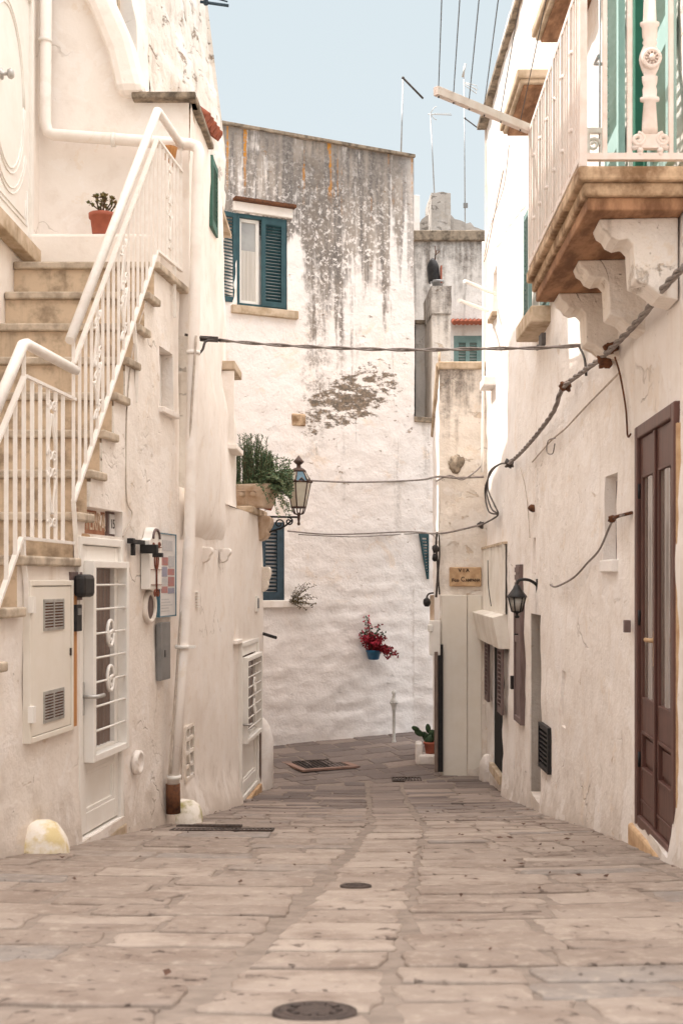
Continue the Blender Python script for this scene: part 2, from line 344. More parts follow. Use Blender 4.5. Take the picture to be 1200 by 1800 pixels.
# ------------------------------------------------------------------ walls
class Wall:
    def __init__(s, pts, right=True):
        s.p = [Vector(q) for q in pts]; s.right = right
        s.L = [0]
        for a, b in zip(s.p, s.p[1:]): s.L.append(s.L[-1]+(b-a).length)
    def seg(s, u):
        for i in range(len(s.p)-1):
            if u <= s.L[i+1] or i == len(s.p)-2: return i
    def tan(s, u): i = s.seg(u); return (s.p[i+1]-s.p[i]).normalized()
    def nrm(s, u):
        i = s.seg(u)
        def nn(k): d = (s.p[k+1]-s.p[k]).normalized(); return Vector((d.y, -d.x)) if s.right else Vector((-d.y, d.x))
        return nn(i)
    def pt(s, u, z, o=0):
        i = s.seg(u); d = (s.p[i+1]-s.p[i]).normalized(); q = s.p[i]+d*(u-s.L[i])+s.nrm(u)*o
        return Vector((q.x, q.y, z))
    def spx(s, px):
        k = (px-CX)/F; best = None
        for i in range(len(s.p)-1):
            a, b = s.p[i], s.p[i+1]
            fa, fb = a.x-k*a.y, b.x-k*b.y
            if fa*fb <= 0 and fa != fb:
                return s.L[i]+(s.L[i+1]-s.L[i])*fa/(fa-fb)
        a, b = (s.p[0], s.p[1]); fa, fb = a.x-k*a.y, b.x-k*b.y
        a2, b2 = (s.p[-2], s.p[-1]); fa2, fb2 = a2.x-k*a2.y, b2.x-k*b2.y
        if min(abs(fa), abs(fb)) < min(abs(fa2), abs(fb2)): return (s.L[1])*fa/(fa-fb)
        return s.L[-2]+(s.L[-1]-s.L[-2])*fa2/(fa2-fb2)
    def sy(s, y):
        for i in range(len(s.p)-1):
            a, b = s.p[i], s.p[i+1]
            if a.y <= y <= b.y or i == len(s.p)-2: return s.L[i]+(s.L[i+1]-s.L[i])*(y-a.y)/(b.y-a.y)
    def px(s, px, py, o=0):
        u = s.spx(px); y = s.pt(u, 0).y
        return s.pt(u, (CY-py)/F*y, o)
    def z(s, px, py): return s.px(px, py).z
    def fr(s, u, z, o=0):
        t = s.tan(u); n = s.nrm(u); p = s.pt(u, z, o)
        return Matrix(((t.x, n.x, 0, p.x), (t.y, n.y, 0, p.y), (0, 0, 1, p.z), (0, 0, 0, 1)))
    def rect(s, px0, px1, pyt, pyb, ref=None):     # from picture columns, rows read at column ref
        ref = px0 if ref is None else ref
        u0, u1 = s.spx(px0), s.spx(px1)
        if u0 > u1: u0, u1 = u1, u0
        return dict(s0=u0, s1=u1, z0=s.z(ref, pyb), z1=s.z(ref, pyt))
def lines(a, b, step, extra):
    v = [a, b]+[e for e in extra if a < e < b]
    v = sorted(set(round(q, 5) for q in v)); out = [v[0]]
    for q in v[1:]:
        n = max(1, int(round((q-out[-1])/step))); p = out[-1]
        for k in range(1, n+1): out.append(p+(q-p)*k/n)
    return out
def patch(name, W, s0, s1, z0, z1, mat, parent, res=.14, ops=(), keep=None, sl=(), zl=(), disp=None, amp=.010, fs=2.2, label=None, rev=True, ztop=None):
    sl = list(sl)+[o['s0'] for o in ops]+[o['s1'] for o in ops]; zl = list(zl)+[o['z0'] for o in ops]+[o['z1'] for o in ops]
    S = lines(s0, s1, res, sl); Z = lines(z0, z1, res, zl)
    bm = bmesh.new(); vd = {}
    def V(i, j, d=0, rv=0):
        k = (i, j, d, rv)
        if k not in vd:
            u, z = S[i], Z[j]
            if ztop and j == len(Z)-1: z = ztop(u)
            q = W.pt(u, z)
            o = amp*(noise.noise(q*fs)+.5*noise.noise(q*fs*2.7)) + (disp(u, z) if disp else 0) - d
            vd[k] = bm.verts.new(W.pt(u, z, o))
        return vd[k]
    def hole(i, j):
        u, z = (S[i]+S[i+1])/2, (Z[j]+Z[j+1])/2
        for o in ops:
            if o['s0'] < u < o['s1'] and o['z0'] < z < o['z1']: return o
        return None
    for i in range(len(S)-1):
        for j in range(len(Z)-1):
            u, z = (S[i]+S[i+1])/2, (Z[j]+Z[j+1])/2
            if keep and not keep(u, z): continue
            h = hole(i, j)
            if not h:
                f = bm.faces.new((V(i, j), V(i+1, j), V(i+1, j+1), V(i, j+1))); f.smooth = True
            else:
                d = h.get('d', .15)
                if d <= 0: continue
                for (di, dj, a, b) in ((-1, 0, (i, j), (i, j+1)), (1, 0, (i+1, j+1), (i+1, j)), (0, -1, (i+1, j), (i, j)), (0, 1, (i, j+1), (i+1, j+1))):
                    ii, jj = i+di, j+dj
                    inside = 0 <= ii < len(S)-1 and 0 <= jj < len(Z)-1 and hole(ii, jj) is h
                    if not inside:
                        bm.faces.new((V(a[0], a[1], 0, 1), V(b[0], b[1], 0, 1), V(b[0], b[1], d, 1), V(a[0], a[1], d, 1)))
                if h.get('back'):
                    bm.faces.new((V(i, j, d), V(i+1, j, d), V(i+1, j+1, d), V(i, j+1, d)))
    bmesh.ops.recalc_face_normals(bm, faces=bm.faces)
    return obj(name, bm, mat, parent, label=label)
# ------------------------------------------------------------------ fittings, in a frame: x along, y out, z up
def leaf_bm(w, h, Mx, slat=.055, st=.065, th=.035, split=None):
    bm = bmesh.new()
    bx(bm, (0, st), (0, th), (0, h), Mx); bx(bm, (w-st, w), (0, th), (0, h), Mx)
    bands = [(0, h)] if not split else [(0, split*h), (split*h, h)]
    for a, b in bands:
        bx(bm, (st, w-st), (.002, th-.002), (a, a+.085), Mx); bx(bm, (st, w-st), (.002, th-.002), (b-.075, b), Mx)
        z = a+.085+slat/2
        while z < b-.075:
            L = Mx @ Matrix.Translation((0, th/2, z)) @ Matrix.Rotation(math.radians(38), 4, 'X')
            bx(bm, (st-.004, w-st+.004), (-.022, .022), (-.005, .005), L); z += slat
    return bm
def ring(bm, x, z, wd, y, Mx):
    x0, x1 = x; z0, z1 = z
    bx(bm, (x0, x0+wd), y, (z0, z1), Mx); bx(bm, (x1-wd, x1), y, (z0, z1), Mx)
    bx(bm, (x0+wd, x1-wd), (y[0]+.001, y[1]-.001), (z1-wd, z1), Mx); bx(bm, (x0+wd, x1-wd), (y[0]+.001, y[1]-.001), (z0, z0+wd), Mx)
    return bm
def sheet(x, z, y, Mx, folds=0, amp=.01, n=1):
    bm = bmesh.new(); k = max(1, folds*8)
    a = []
    for i in range(k+1):
        u = x[0]+(x[1]-x[0])*i/k; yy = y+(amp*math.sin(i/8*2*math.pi)+amp*.5*math.sin(i*.37) if folds else 0)
        a.append((bm.verts.new(Mx @ Vector((u, yy, z[0]))), bm.verts.new(Mx @ Vector((u, yy*1.0, z[1])))))
    for p, q in zip(a, a[1:]):
        f = bm.faces.new((p[0], q[0], q[1], p[1])); f.smooth = bool(folds)
    return bm
def scroll(c, r, turns, start, sgn, X, Z):   # flat spiral in the plane X,Z
    out = []
    n = int(14*turns)
    for i in range(n+1):
        a = start+sgn*2*math.pi*turns*i/n; q = r*(1-.75*i/n)
        out.append(c+X*math.cos(a)*q+Z*math.sin(a)*q)
    return out
def white_door(parent, Mx, w, h, gz, label=None, ringsz=(.62, .38)):
    fr = 'white'
    bm = bmesh.new(); ring(bm, (0, w), (-.05, h), .055, (-.08, .025), Mx)
    d = obj('door', bm, fr, parent, bevel=.006, label=label)
    g0, g1 = gz
    bm = bmesh.new(); x0, x1 = .06, w-.06
    bx(bm, (x0, x0+.12), (-.06, .0), (.02, h-.06), Mx); bx(bm, (x1-.075, x1), (-.06, .0), (.02, h-.06), Mx)
    bx(bm, (x0+.12, x1-.075), (-.059, -.001), (h-.17, h-.06), Mx); bx(bm, (x0+.12, x1-.075), (-.059, -.001), (g0-.11, g0+.03), Mx)
    bx(bm, (x0+.12, x1-.075), (-.059, -.001), (.02, .16), Mx); bx(bm, (x0+.12, x1-.075), (-.05, -.022), (.16, g0-.11), Mx)
    ring(bm, (x0+.12, x1-.075), (.16, g0-.11), .03, (-.04, -.008), Mx)
    obj('leaf', bm, fr, d, bevel=.005)
    obj('glass_pane', sheet((x0+.1, x1-.05), (g0, h-.1), -.035, Mx, 9, .004), 'doorglass', d)
    bm = bmesh.new(); gx0, gx1 = x0+.07, w-.02
    ring(bm, (gx0, gx1), (g0-.04, g1), .05, (.0, .075), Mx)
    obj('grille_frame', bm, fr, d, bevel=.005)
    bm = bmesh.new(); nb = 7
    for k in range(1, nb+1):
        z = lerp(g0, g1, k/(nb+1.0)); tube(bm, [Mx @ Vector((gx0+.02, .055, z)), Mx @ Vector((gx1-.02, .055, z))], .008, 6)
    for q in ringsz:
        zc = lerp(g0, g1, q); c = Mx @ Vector(((gx0+gx1)/2, .058, zc)); X = (Mx @ Vector((1, 0, 0, 0))).to_3d(); Z = Vector((0, 0, 1))
        tube(bm, [c+X*math.cos(a*.3491)*.062+Z*math.sin(a*.3491)*.092 for a in range(19)], .013, 6)
        tube(bm, [c-X*.05, c+X*.055+Z*.02], .012, 6); tube(bm, scroll(c-Z*.035, .035, .8, 1.2, 1, X, Z), .011, 6)
    obj('grille', bm, fr, d)
    bm = bmesh.new(); zc = h*.47
    bx(bm, (x0+.02, x0+.055), (0, .012), (zc-.13, zc+.1), Mx); tube(bm, [Mx @ Vector((x0+.037, .0, zc)), Mx @ Vector((x0+.037, .105, zc)), Mx @ Vector((x0+.17, .11, zc))], .014, 8)
    obj('handle', bm, 'alu', d)
    return d
def cable(name, pts, r, mat, label, group=None, twist=0, cat='cable', k=8):
    bm = bmesh.new(); p = smoothpath(pts, k)
    if not twist: tube(bm, p, r, 6)
    else:
        # resample finely, then wind strands round the path
        q = [p[0]]
        for a, b in zip(p, p[1:]):
            n = max(1, int((b-a).length/.03))
            for i in range(1, n+1): q.append(a.lerp(b, i/n))
        for s in range(twist):
            w = []; L = 0
            for i, c in enumerate(q):
                if i: L += (q[i]-q[i-1]).length
                t = (q[min(i+1, len(q)-1)]-q[max(i-1, 0)]).normalized(); u = t.orthogonal().normalized()
                u = Vector((0, 0, 1))-t*t.z; u.normalize(); v = t.cross(u)
                a = L*11+s*2*math.pi/twist
                w.append(c+(u*math.cos(a)+v*math.sin(a))*r*1.05)
            tube(bm, w, r, 5)
    return top(name, bm, mat, label, cat, group)
# ================================================================== plan of the street (metres from the eye)
def xA(y): return -1.81+.156*(y-7.8)
WA = Wall([(xA(2.2), 2.2), (xA(10.2), 10.2)])
WI = Wall([(-2.72, 2.2), (-2.72, 10.26)])
WE = Wall([(-1.47, 10.2), (-1.2, 13.7), (-1.075, 15.36)])
WU = Wall([(-1.37, 10.25), (-1.29, 14.2)])
WFB = Wall([(-2.74, 10.25), (-1.37, 10.25)])
WS = Wall([(-2.05, 10.35), (-1.45, 14.2)])
WR = Wall([(1.60, 2.0), (1.89, 6.3), (1.96, 7.4), (2.0, 8.5), (2.0, 11.0), (2.03, 13.3)], right=False)
WF = Wall([(2.03, 13.3), (2.08, 16.4)], right=False)
WB = Wall([(-3.2, 17.39), (-1.86, 18.0), (1.23, 19.4), (1.64, 19.59)])
WD = Wall([(1.41, 16.4), (2.12, 16.4)])
WDS = Wall([(1.47, 18.3), (1.41, 16.4)])
PROF = [(-6, .9), (-2, .02), (0, -.42), (3.3, -1.135), (6.3, -1.60), (7.4, -1.77), (8.7, -1.95), (10, -2.15), (11.6, -2.38), (13.7, -2.67), (15.2, -2.81), (16.4, -2.82), (18.35, -2.67), (19.6, -2.57), (26, -2.2), (40, -2.2)]
def prof(y):
    for (a, za), (b, zb) in zip(PROF, PROF[1:]):
        if a <= y <= b: return lerp(za, zb, (y-a)/(b-a))
    return PROF[0][1] if y < 0 else PROF[-1][1]
def ground(x, y):
    return sum(prof(y+d) for d in (-.5, -.25, 0, .25, .5))/5 + .012*min(4, x*x)*sst(y, 17, 14)*.6
# ------------------------------------------------------------------ street
def build_street():
    bm = bmesh.new(); g = {}
    nx, ny = 34, 190
    for i in range(nx+1):
        for j in range(ny+1):
            x = -4.5+9.5*i/nx; y = -5+33*j/ny
            g[i, j] = bm.verts.new((x, y, ground(x, y)-.0065+.004*noise.noise(Vector((x*3, y*3, 0)))))
    for i in range(nx):
        for j in range(ny):
            f = bm.faces.new((g[i, j], g[i+1, j], g[i+1, j+1], g[i, j+1])); f.smooth = True
    tag(obj('street_bed', bm, 'joint'), kind='structure')
    bm = bmesh.new()
    v = [bm.verts.new((a*900, b*900, -3.4)) for a, b in ((-1, -1), (1, -1), (1, 1), (-1, 1))]; bm.faces.new(v)
    tag(obj('ground', bm, 'earth'), kind='structure')
    bm = bmesh.new(); lay = bm.loops.layers.color.new('tint')
    def stone(cs, seed, tint):
        # cs: four corners in plan; ragged outline, slightly rounded worn top
        c = sum((Vector(q) for q in cs), Vector((0, 0)))/4
        out = []
        per = sum((Vector(cs[(k+1) % 4])-Vector(cs[k])).length for k in range(4))
        for k in range(4):
            a, b = Vector(cs[k]), Vector(cs[(k+1) % 4])
            n = max(3, int((b-a).length/.07))
            for i in range(n):
                t = i/n; q = a.lerp(b, t)
                cr = min(t, 1-t)*(b-a).length           # knock the corner off
                d = (c-q).normalized()
                q = q+d*(.007*max(0, 1-cr/.03)) + Vector((noise.noise(Vector((q.x*9, q.y*9, seed))), noise.noise(Vector((q.x*9, q.y*9, seed+40)))))*.022 + Vector((noise.noise(Vector((q.x*28, q.y*28, seed))), noise.noise(Vector((q.x*28, q.y*28, seed+40)))))*.011
                out.append(q)
        dz = R(-.004, .006); tx, ty = R(-.012, .012), R(-.012, .012)
        def Z(q): return ground(q.x, q.y)+dz+tx*(q.x-c.x)+ty*(q.y-c.y)+.004*noise.noise(Vector((q.x*5, q.y*5, seed)))
        rings = []
        for ins, h in ((0, -.03), (.0, -.006), (.006, -.001), (.03, .0015)):
            rg = []
            for q in out:
                d = c-q; L = d.length; p = q+d*(min(ins, L*.4)/L)
                rg.append(bm.verts.new((p.x, p.y, Z(p)+h)))
            rings.append(rg)
        fs = []
        n = len(out)
        for a, b in zip(rings, rings[1:]):
            for k in range(n): fs.append(bm.faces.new((a[k], a[(k+1) % n], b[(k+1) % n], b[k])))
        cv = bm.verts.new((c.x, c.y, Z(c)+.002))
        for k in range(n): fs.append(bm.faces.new((rings[-1][k], rings[-1][(k+1) % n], cv)))
        for f in fs:
            f.smooth = True
            for l in f.loops: l[lay] = tint
    def cx(y): return -.36+.088*min(y, 9.5)-.0034*max(0, min(y, 9.5)-3)**2*.0+.02*max(0, y-9.5)
    def xl(y): return (xA(y) if y < 10.2 else lerp(-1.46, -1.05, (y-10.2)/5.2))-.15
    def xr(y): return 2.2
    sd = 0
    YB = 15.75
    def lim(x): return YB+.45*(x-.2)*.6
    def half(y): return .20+.012*noise.noise(Vector((0, y*1.3, 3)))
    for side in (-1, 1):
        y = -1.2
        while y < 16.6:
            d = R(.27, .47) if y < 9 else R(.20, .40)
            slant = .02*side+R(-.015, .015)
            x = cx(y)+side*(half(y)+R(.036, .062)); end = xl(y) if side < 0 else xr(y)
            first = True
            while (x-end)*side < 0:
                w = R(.36, .82) if y < 7 else R(.28, .75)
                if abs(end-x) < w*1.3: w = abs(end-x)+.02
                x2 = x+side*w; j = lambda: R(-.012, .012)
                jg = R(.010, .026); jv = R(.006, .02)
                a, b = sorted((x, x2)); a += jg*.7; b -= jg*.7
                ym = y+(b-cx(y))*slant
                if y+d/2 < lim((a+b)/2) and d > .1:
                    ya = y+(a-cx(y))*slant; yb = y+(b-cx(y))*slant
                    cs = [(a+j(), ya+jv+j()*.7), (b+j(), yb+jv+j()*.7), (b+j(), yb+d-jv+j()*.7), (a+j(), ya+d-jv+j()*.7)]
                    if d > .36 and R(0, 1) < .3 and w < .8:
                        h = R(.4, .6); m1 = lerp(cs[0][1], cs[3][1], h); m2 = lerp(cs[1][1], cs[2][1], h)
                        for qq in ([cs[0], cs[1], (cs[1][0], m2-.012), (cs[0][0], m1-.012)], [(cs[0][0], m1+.012), (cs[1][0], m2+.012), cs[2], cs[3]]):
                            sd += 1; stone(qq, sd*1.37, (R(0, 1), R(0, 1), 0, 1))
                    else:
                        sd += 1; stone(cs, sd*1.37, (R(0, 1), R(0, 1), 0, 1))
                x = x2
            y += d
    y = -1.2
    while y < 16:
        d = R(.24, .42); h = half(y)
        if y+d/2 < lim(cx(y)):
            c0, c1 = cx(y), cx(y+d); j = lambda: R(-.02, .02)
            sd += 1; stone([(c0-h+j(), y+.011), (c0+h+j(), y+.011+j()*.5), (c1+h+j(), y+d-.011), (c1-h+j(), y+d-.011+j()*.5)], sd*1.37, (R(.55, 1), R(0, .55), 0, 1))
        y += d
    # the little square at the foot of the back house: rows run along its wall
    t = (WB.p[2]-WB.p[1]).normalized(); n = Vector((-t.y, t.x))
    o = WB.p[1]
    v = .05
    while v > -4.6:
        d = R(.22, .36); u = -2.4+R(-.3, .3)
        while u < 6.0:
            w = R(.30, .75); cen = o+t*(u+w/2)+n*(v-d/2)
            if cen.y > lim(cen.x)+.12:
                j = lambda: R(-.015, .015)
                q = [o+t*(u+.012)+n*(v-d+.012), o+t*(u+w-.012)+n*(v-d+.012+j()), o+t*(u+w-.012)+n*(v-.012), o+t*(u+.012)+n*(v-.012+j())]
                sd += 1; stone([tuple(k) for k in q], sd*1.37, (R(0, .8), R(.3, 1), 0, 1))
            u += w
        v -= d
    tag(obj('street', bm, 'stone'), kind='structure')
    # dead leaves and crumbs
    bm = bmesh.new()
    for k in range(150):
        if k < 60: y = R(5.5, 13); x = R(.9, 2.0)
        elif k < 90: y = R(6.5, 14); x = xl(y)+.15+abs(R(0, .5))
        else: y = R(3, 15); x = R(-1.4, 1.8)
        s = R(.008, .022); a = R(0, 6.28); c = Vector((x, y, ground(x, y)+.009))
        q = [c+Vector((math.cos(a+b)*s*r, math.sin(a+b)*s*r, R(0, .012))) for b, r in ((0, 1.4), (1.4, .7), (3.1, 1.3), (4.6, .6))]
        bm.faces.new([bm.verts.new(p) for p in q])
    tag(obj('dead_leaves', bm, 'litter'), kind='stuff')
build_street()

# ================================================================== LEFT HOUSE with the outside staircase
A = thing('stair_house', (-2.7, 7.8, ground(-2.4, 7.8)), 'whitewashed house with an outside stone staircase above its white glazed street door', 'house')
TREADS = [(9.45-.245*i, (9.45-.245*(i-1)) if i else 10.25, 2.64-.311*i) for i in range(8)]+[(6.87, 7.735, .15)]
TREADS += [(6.87-.245*k, 6.87-.245*(k-1), .15-.311*k) for k in range(1, 6)]
def stair_top(y):
    for a, b, z in TREADS:
        if a <= y < b: return z
    return 2.64 if y >= 9.45 else -1.4
rdoor = WA.rect(135, 213, 942, 1480); rdoor['d'] = .1
rwin = WA.rect(283, 308, 608, 715, 284); rwin['d'] = .2; rwin['back'] = True
rsign = WA.rect(147, 213, 890, 938, 150); rsign['d'] = .09; rsign['back'] = True
rhole = None
sl = [WA.sy(a) for a, b, z in TREADS if a > 2.3]
def baseA(u, z): return .03*sst(z-ground(0, WA.pt(u, 0).y), .5, -.1)+.02*math.sin(u*1.3)
patch('wall', WA, 0, WA.L[-1]-.001, -2.6, 2.62, M['plA'], A, .10, [rdoor, rwin, rsign], keep=lambda u, z: z < stair_top(WA.pt(u, z).y)-.03, sl=sl, zl=[z-.03 for a, b, z in TREADS], disp=baseA, amp=.014)
doorI = dict(s0=WI.sy(8.6), s1=WI.sy(9.98), z0=2.86, z1=5.1, d=.05)
patch('wall', WI, 0, WI.L[-1], -2.0, 7.45, M['plB'], A, .25, [doorI])
bm = B((-6, -2.72), (2.2, 10.3), (7.4, 7.5)); bx(bm, (-2.76, -2.62), (2.2, 10.3), (7.5, 7.62))
obj('roof', bm, 'cap', A)
bm = B((-6, -2.74), (2.2, 2.3), (-2, 7.4)); bx(bm, (-6, -5.9), (2.3, 10.2), (-2, 7.4)); obj('rear_wall', bm, 'plB', A)
# steps
for i, (a, b, z) in enumerate(TREADS):
    if b < 6.2: continue
    x1 = lambda y: xA(y)+.055
    bm = bmesh.new()
    x0 = -2.715
    yn = a-.035
    vs = []
    for zz in (z-.06, z):
        vs.append([bm.verts.new(q) for q in ((x0, yn, zz), (x1(yn), yn, zz), (x1(b+.01), b+.01, zz), (x0, b+.01, zz))])
    bm.faces.new(vs[0][::-1]); bm.faces.new(vs[1])
    for k in range(4): bm.faces.new((vs[0][k], vs[0][(k+1) % 4], vs[1][(k+1) % 4], vs[1][k]))
    st = obj('step', bm, 'tread', A, bevel=.012)
    zb = (TREADS[i+1][2] if i+1 < len(TREADS) else z-.311)
    bm = bmesh.new()
    xr_ = xA(a)-.0015
    q = [bm.verts.new(p) for p in ((x0, a, zb-.06), (xr_, a, zb-.06), (xr_, a, z-.061), (x0, a, z-.061), (x0, b, z-.061), (xA(b)-.0015, b, z-.061))]
    bm.faces.new((q[0], q[1], q[2], q[3])); bm.faces.new((q[3], q[2], q[5], q[4]))
    obj('riser', bm, 'stoneY', st)
# white seat block at the back of the landing, sloped kerb beside the upper door
bm = B((-2.71, -1.62), (9.86, 10.24), (2.641, 3.01)); obj('landing_block', bm, 'plB', A, bevel=.03)
bm = B((-2.715, -2.60), (8.35, 10.02), (2.72, 2.86)); obj('door_sill', bm, 'ledge', A, bevel=.01)
# upper white door
Mx = WI.fr(WI.sy(8.6), 2.86); w = 1.38
bm = bmesh.new(); ring(bm, (0, w), (-.02, 2.24), .07, (-.05, .03), Mx)
ud = obj('door', bm, 'white', A, bevel=.006, label='upper white panelled door with oval mouldings')
bm = B((.07, w-.07), (-.045, .0), (.03, 2.17), Mx)
obj('leaf', bm, 'white', ud)
bm = bmesh.new()
def dpt(u, z): return Mx @ Vector((u, .004, z))
for rr in (.0, .045):
    tube(bm, [dpt(w/2+(.48-rr)*math.cos(t*.2094), 1.18+(.70-rr)*math.sin(t*.2094)) for t in range(31)], .007, 5)
    tube(bm, [dpt(.14+rr, .2+rr), dpt(w-.14-rr, .2+rr), dpt(w-.14-rr, .50-rr*2)], .006, 5)
    tube(bm, [dpt(w/2+(.60-rr)*math.cos(t*.11-2.6), 1.18+(.86-rr)*math.sin(t*.11-2.6)) for t in range(20)], .006, 5)
obj('moulding', bm, 'white', ud)
kp = P(4, 130, 9.05)
bm = bmesh.new(); Mk = Matrix.Translation((-2.70, 9.03, 4.02)) @ Matrix.Rotation(math.pi/2, 4, 'Y')
lathe(bm, [(.045, 0), (.045, .012), (.015, .02), (.014, .05), (.035, .06), (.042, .08), (.03, .10), (.005, .105)], Mk, 14); obj('handle', bm, 'alu', ud)
# street door
wd = rdoor['s1']-rdoor['s0']; hd_ = rdoor['z1']-rdoor['z0']
Mx = WA.fr(rdoor['s0'], rdoor['z0'])
white_door(A, Mx, wd, hd_, (.56, 1.93), label='white street door with a barred glass panel')
bm = B((-.02, wd+.02), (-.10, .045), (-.27, -.055), Mx); obj('threshold', bm, 'ledge', A, bevel=.015)
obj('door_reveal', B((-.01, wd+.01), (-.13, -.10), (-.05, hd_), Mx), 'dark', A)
# little window
Mx = WA.fr(rwin['s0'], rwin['z0']); w = rwin['s1']-rwin['s0']; h = rwin['z1']-rwin['z0']
bm = bmesh.new(); ring(bm, (.01, w-.01), (.01, h-.01), .04, (-.19, -.12), Mx); wn = obj('window', bm, 'white', A, bevel=.004)
obj('pane', sheet((.04, w-.04), (.04, h-.04), -.16, Mx), 'doorglass', wn)
bm = B((-.03, w+.03), (-.02, .035), (-.05, .0), Mx); obj('sill', bm, 'plB', wn, bevel=.008)
# lintel below the carved sign
Mx = WA.fr(rsign['s0'], rsign['z0']); w = rsign['s1']-rsign['s0']
bm = B((-.06, w*.80), (-.07, .012), (-.07, .0), Mx); obj('lintel', bm, 'signstone', A, bevel=.006)
# stair railing ---------------------------------------------------------------
def rp(y, z, o=.03): return Vector((xA(y)+o, y, z))
sl_ = (3.87-1.71)/(9.43-7.7)
RL = obj('stair_railing', T([rp(7.60, 1.60), rp(9.43, 3.89), rp(9.47, 3.90), rp(10.14, 3.86)], .034, 10), 'iron', A, label='white iron railing with scrolls')
bm = bmesh.new()
tube(bm, [rp(6.45, .89), rp(6.88, 1.425), rp(6.93, 1.44), rp(7.70, 1.42)], .034, 10)
obj('handrail', bm, 'iron', RL)
bm = bmesh.new()
def bar(a, b, t=.013):
    d = (b-a); L = d.length; q = d.to_track_quat('Z', 'Y').to_matrix().to_4x4(); bx(bm, (-t, t), (-t*.6, t*.6), (0, L), Matrix.Translation(a) @ q)
for a, b in ((rp(7.66, 1.46), rp(9.43, 3.66)), (rp(9.43, 3.66), rp(10.12, 3.63)), (rp(7.66, .53), rp(9.43, 2.73)), (rp(9.43, 2.73), rp(10.12, 2.75)),
             (rp(6.90, 1.24), rp(7.68, 1.22)), (rp(6.86, .255), rp(7.66, .25)), (rp(6.4, .62), rp(6.90, 1.24)), (rp(6.4, -.33), rp(6.86, .255))): bar(a, b, .016)
for a, b in ((rp(7.66, .53), rp(7.70, .30)), (rp(7.70, .30), rp(7.76, -.05, .02)), (rp(6.86, .255), rp(6.92, .02)), (rp(6.92, .02), rp(6.99, -.5, .02)), (rp(9.9, 2.74), rp(9.95, 2.3, .02)), (rp(8.86, 2.02), rp(8.93, 1.66, .03)), (rp(8.93, 1.66, .03), rp(8.96, 1.4, .01))): bar(a, b, .014)
obj('rail_bar', bm, 'iron', RL)
def zt(y): return 1.46+(y-7.66)*1.243 if y < 9.43 else 3.65
def zb_(y): return .53+(y-7.66)*1.243 if y < 9.43 else 2.74
panels = [8.03, 8.75, 9.72]
ys = []
y = 7.66
while y < 10.15:
    ys.append(y); y += .108 if y < 9.4 else .1
for y in ys:
    bm = bmesh.new(); bar(rp(y, zb_(y)), rp(y, zt(y)+(.2 if abs(y-7.66) < .01 or abs(y-10.12) < .06 else 0)), .0105); obj('baluster', bm, 'iron', RL)
y = 6.42
while y < 7.6:
    a = .255 if y > 6.86 else .255-(6.86-y)*1.27; b = 1.23 if y > 6.9 else 1.24-(6.9-y)*1.24
    bm = bmesh.new(); bar(rp(y, a if abs(y-6.9) > .07 else .16), rp(y, b+(.16 if abs(y-6.9) < .06 else 0)), .0115); obj('baluster', bm, 'iron', RL); y += .118
def scroll_panel(yc, z0, z1, slope=0):
    bm = bmesh.new(); d = WA.tan(0); X = Vector((d.x, d.y, slope)); Z = Vector((0, 0, 1)); c0 = rp(yc, z0, .032); H = z1-z0
    for s in (-1, 1):
        for (ca, sg) in ((.10, 1), (.90, -1)):
            tube(bm, scroll(c0+X*s*.033+Z*H*ca, .036, 1.3, math.pi*(0 if s > 0 else 1), s*sg, X, Z), .0075, 5)
            tube(bm, scroll(c0+X*s*.036+Z*(H*.5+(-.05 if sg > 0 else .05)), .040, 1.3, 0 if s > 0 else math.pi, -s*sg, X, Z), .0075, 5)
            bar2 = [c0+X*s*.012+Z*H*(ca+.06*sg), c0+X*s*.03+Z*lerp(H*ca, H*.5, .45), c0+X*s*.072+Z*(H*.5-sg*.06)]
            tube(bm, smoothpath(bar2, 5), .009, 5)
    obj('scroll', bm, 'iron', RL)
scroll_panel(7.30, .27, 1.22)
scroll_panel(8.09, zb_(8.09)+.06, zt(8.09)-.05, 1.1); scroll_panel(8.63, zb_(8.63)+.06, zt(8.63)-.05, 1.1); scroll_panel(9.76, 2.78, 3.62)

# ================================================================== SECOND LEFT HOUSE
Bh = thing('planter_house', (-2.4, 12.5, ground(-1.8, 12.5)), 'second whitewashed house on the left with bulging plaster and a small barred door', 'house')
rd2 = WE.rect(422, 452, 1130, 1404, 423); rd2['d'] = .09
rgr = WE.rect(327, 343, 1278, 1375, 328); rgr['d'] = .08; rgr['back'] = True
def dE(u, z):
    p = WE.pt(u, z); g = z-ground(0, p.y)
    return .10*sst(g, .45, -.05)*sst(u, .1, .6)*(1-sst(u, 3.0, 3.35)*(1-sst(u, 4.75, 4.9)))+.025*math.sin(u*1.7+z)
patch('wall', WE, 0, WE.L[-1], -3.1, .84, M['plB'], Bh, .09, [rd2, rgr], disp=dE, amp=.012, label='smooth ground floor wall')
bm = bmesh.new()
v = [bm.verts.new(q) for q in ((-1.075, 15.36, -3.1), (-2.8, 15.6, -3.1), (-2.8, 15.6, .84), (-1.075, 15.36, .84))]; bm.faces.new(v)
v2 = [bm.verts.new(q) for q in ((-1.075, 15.36, .845), (-2.8, 15.6, .845), (-2.8, 14.1, .845), (-1.17, 14.1, .845))]; bm.faces.new(v2)
obj('end_wall', bm, 'plB', Bh)
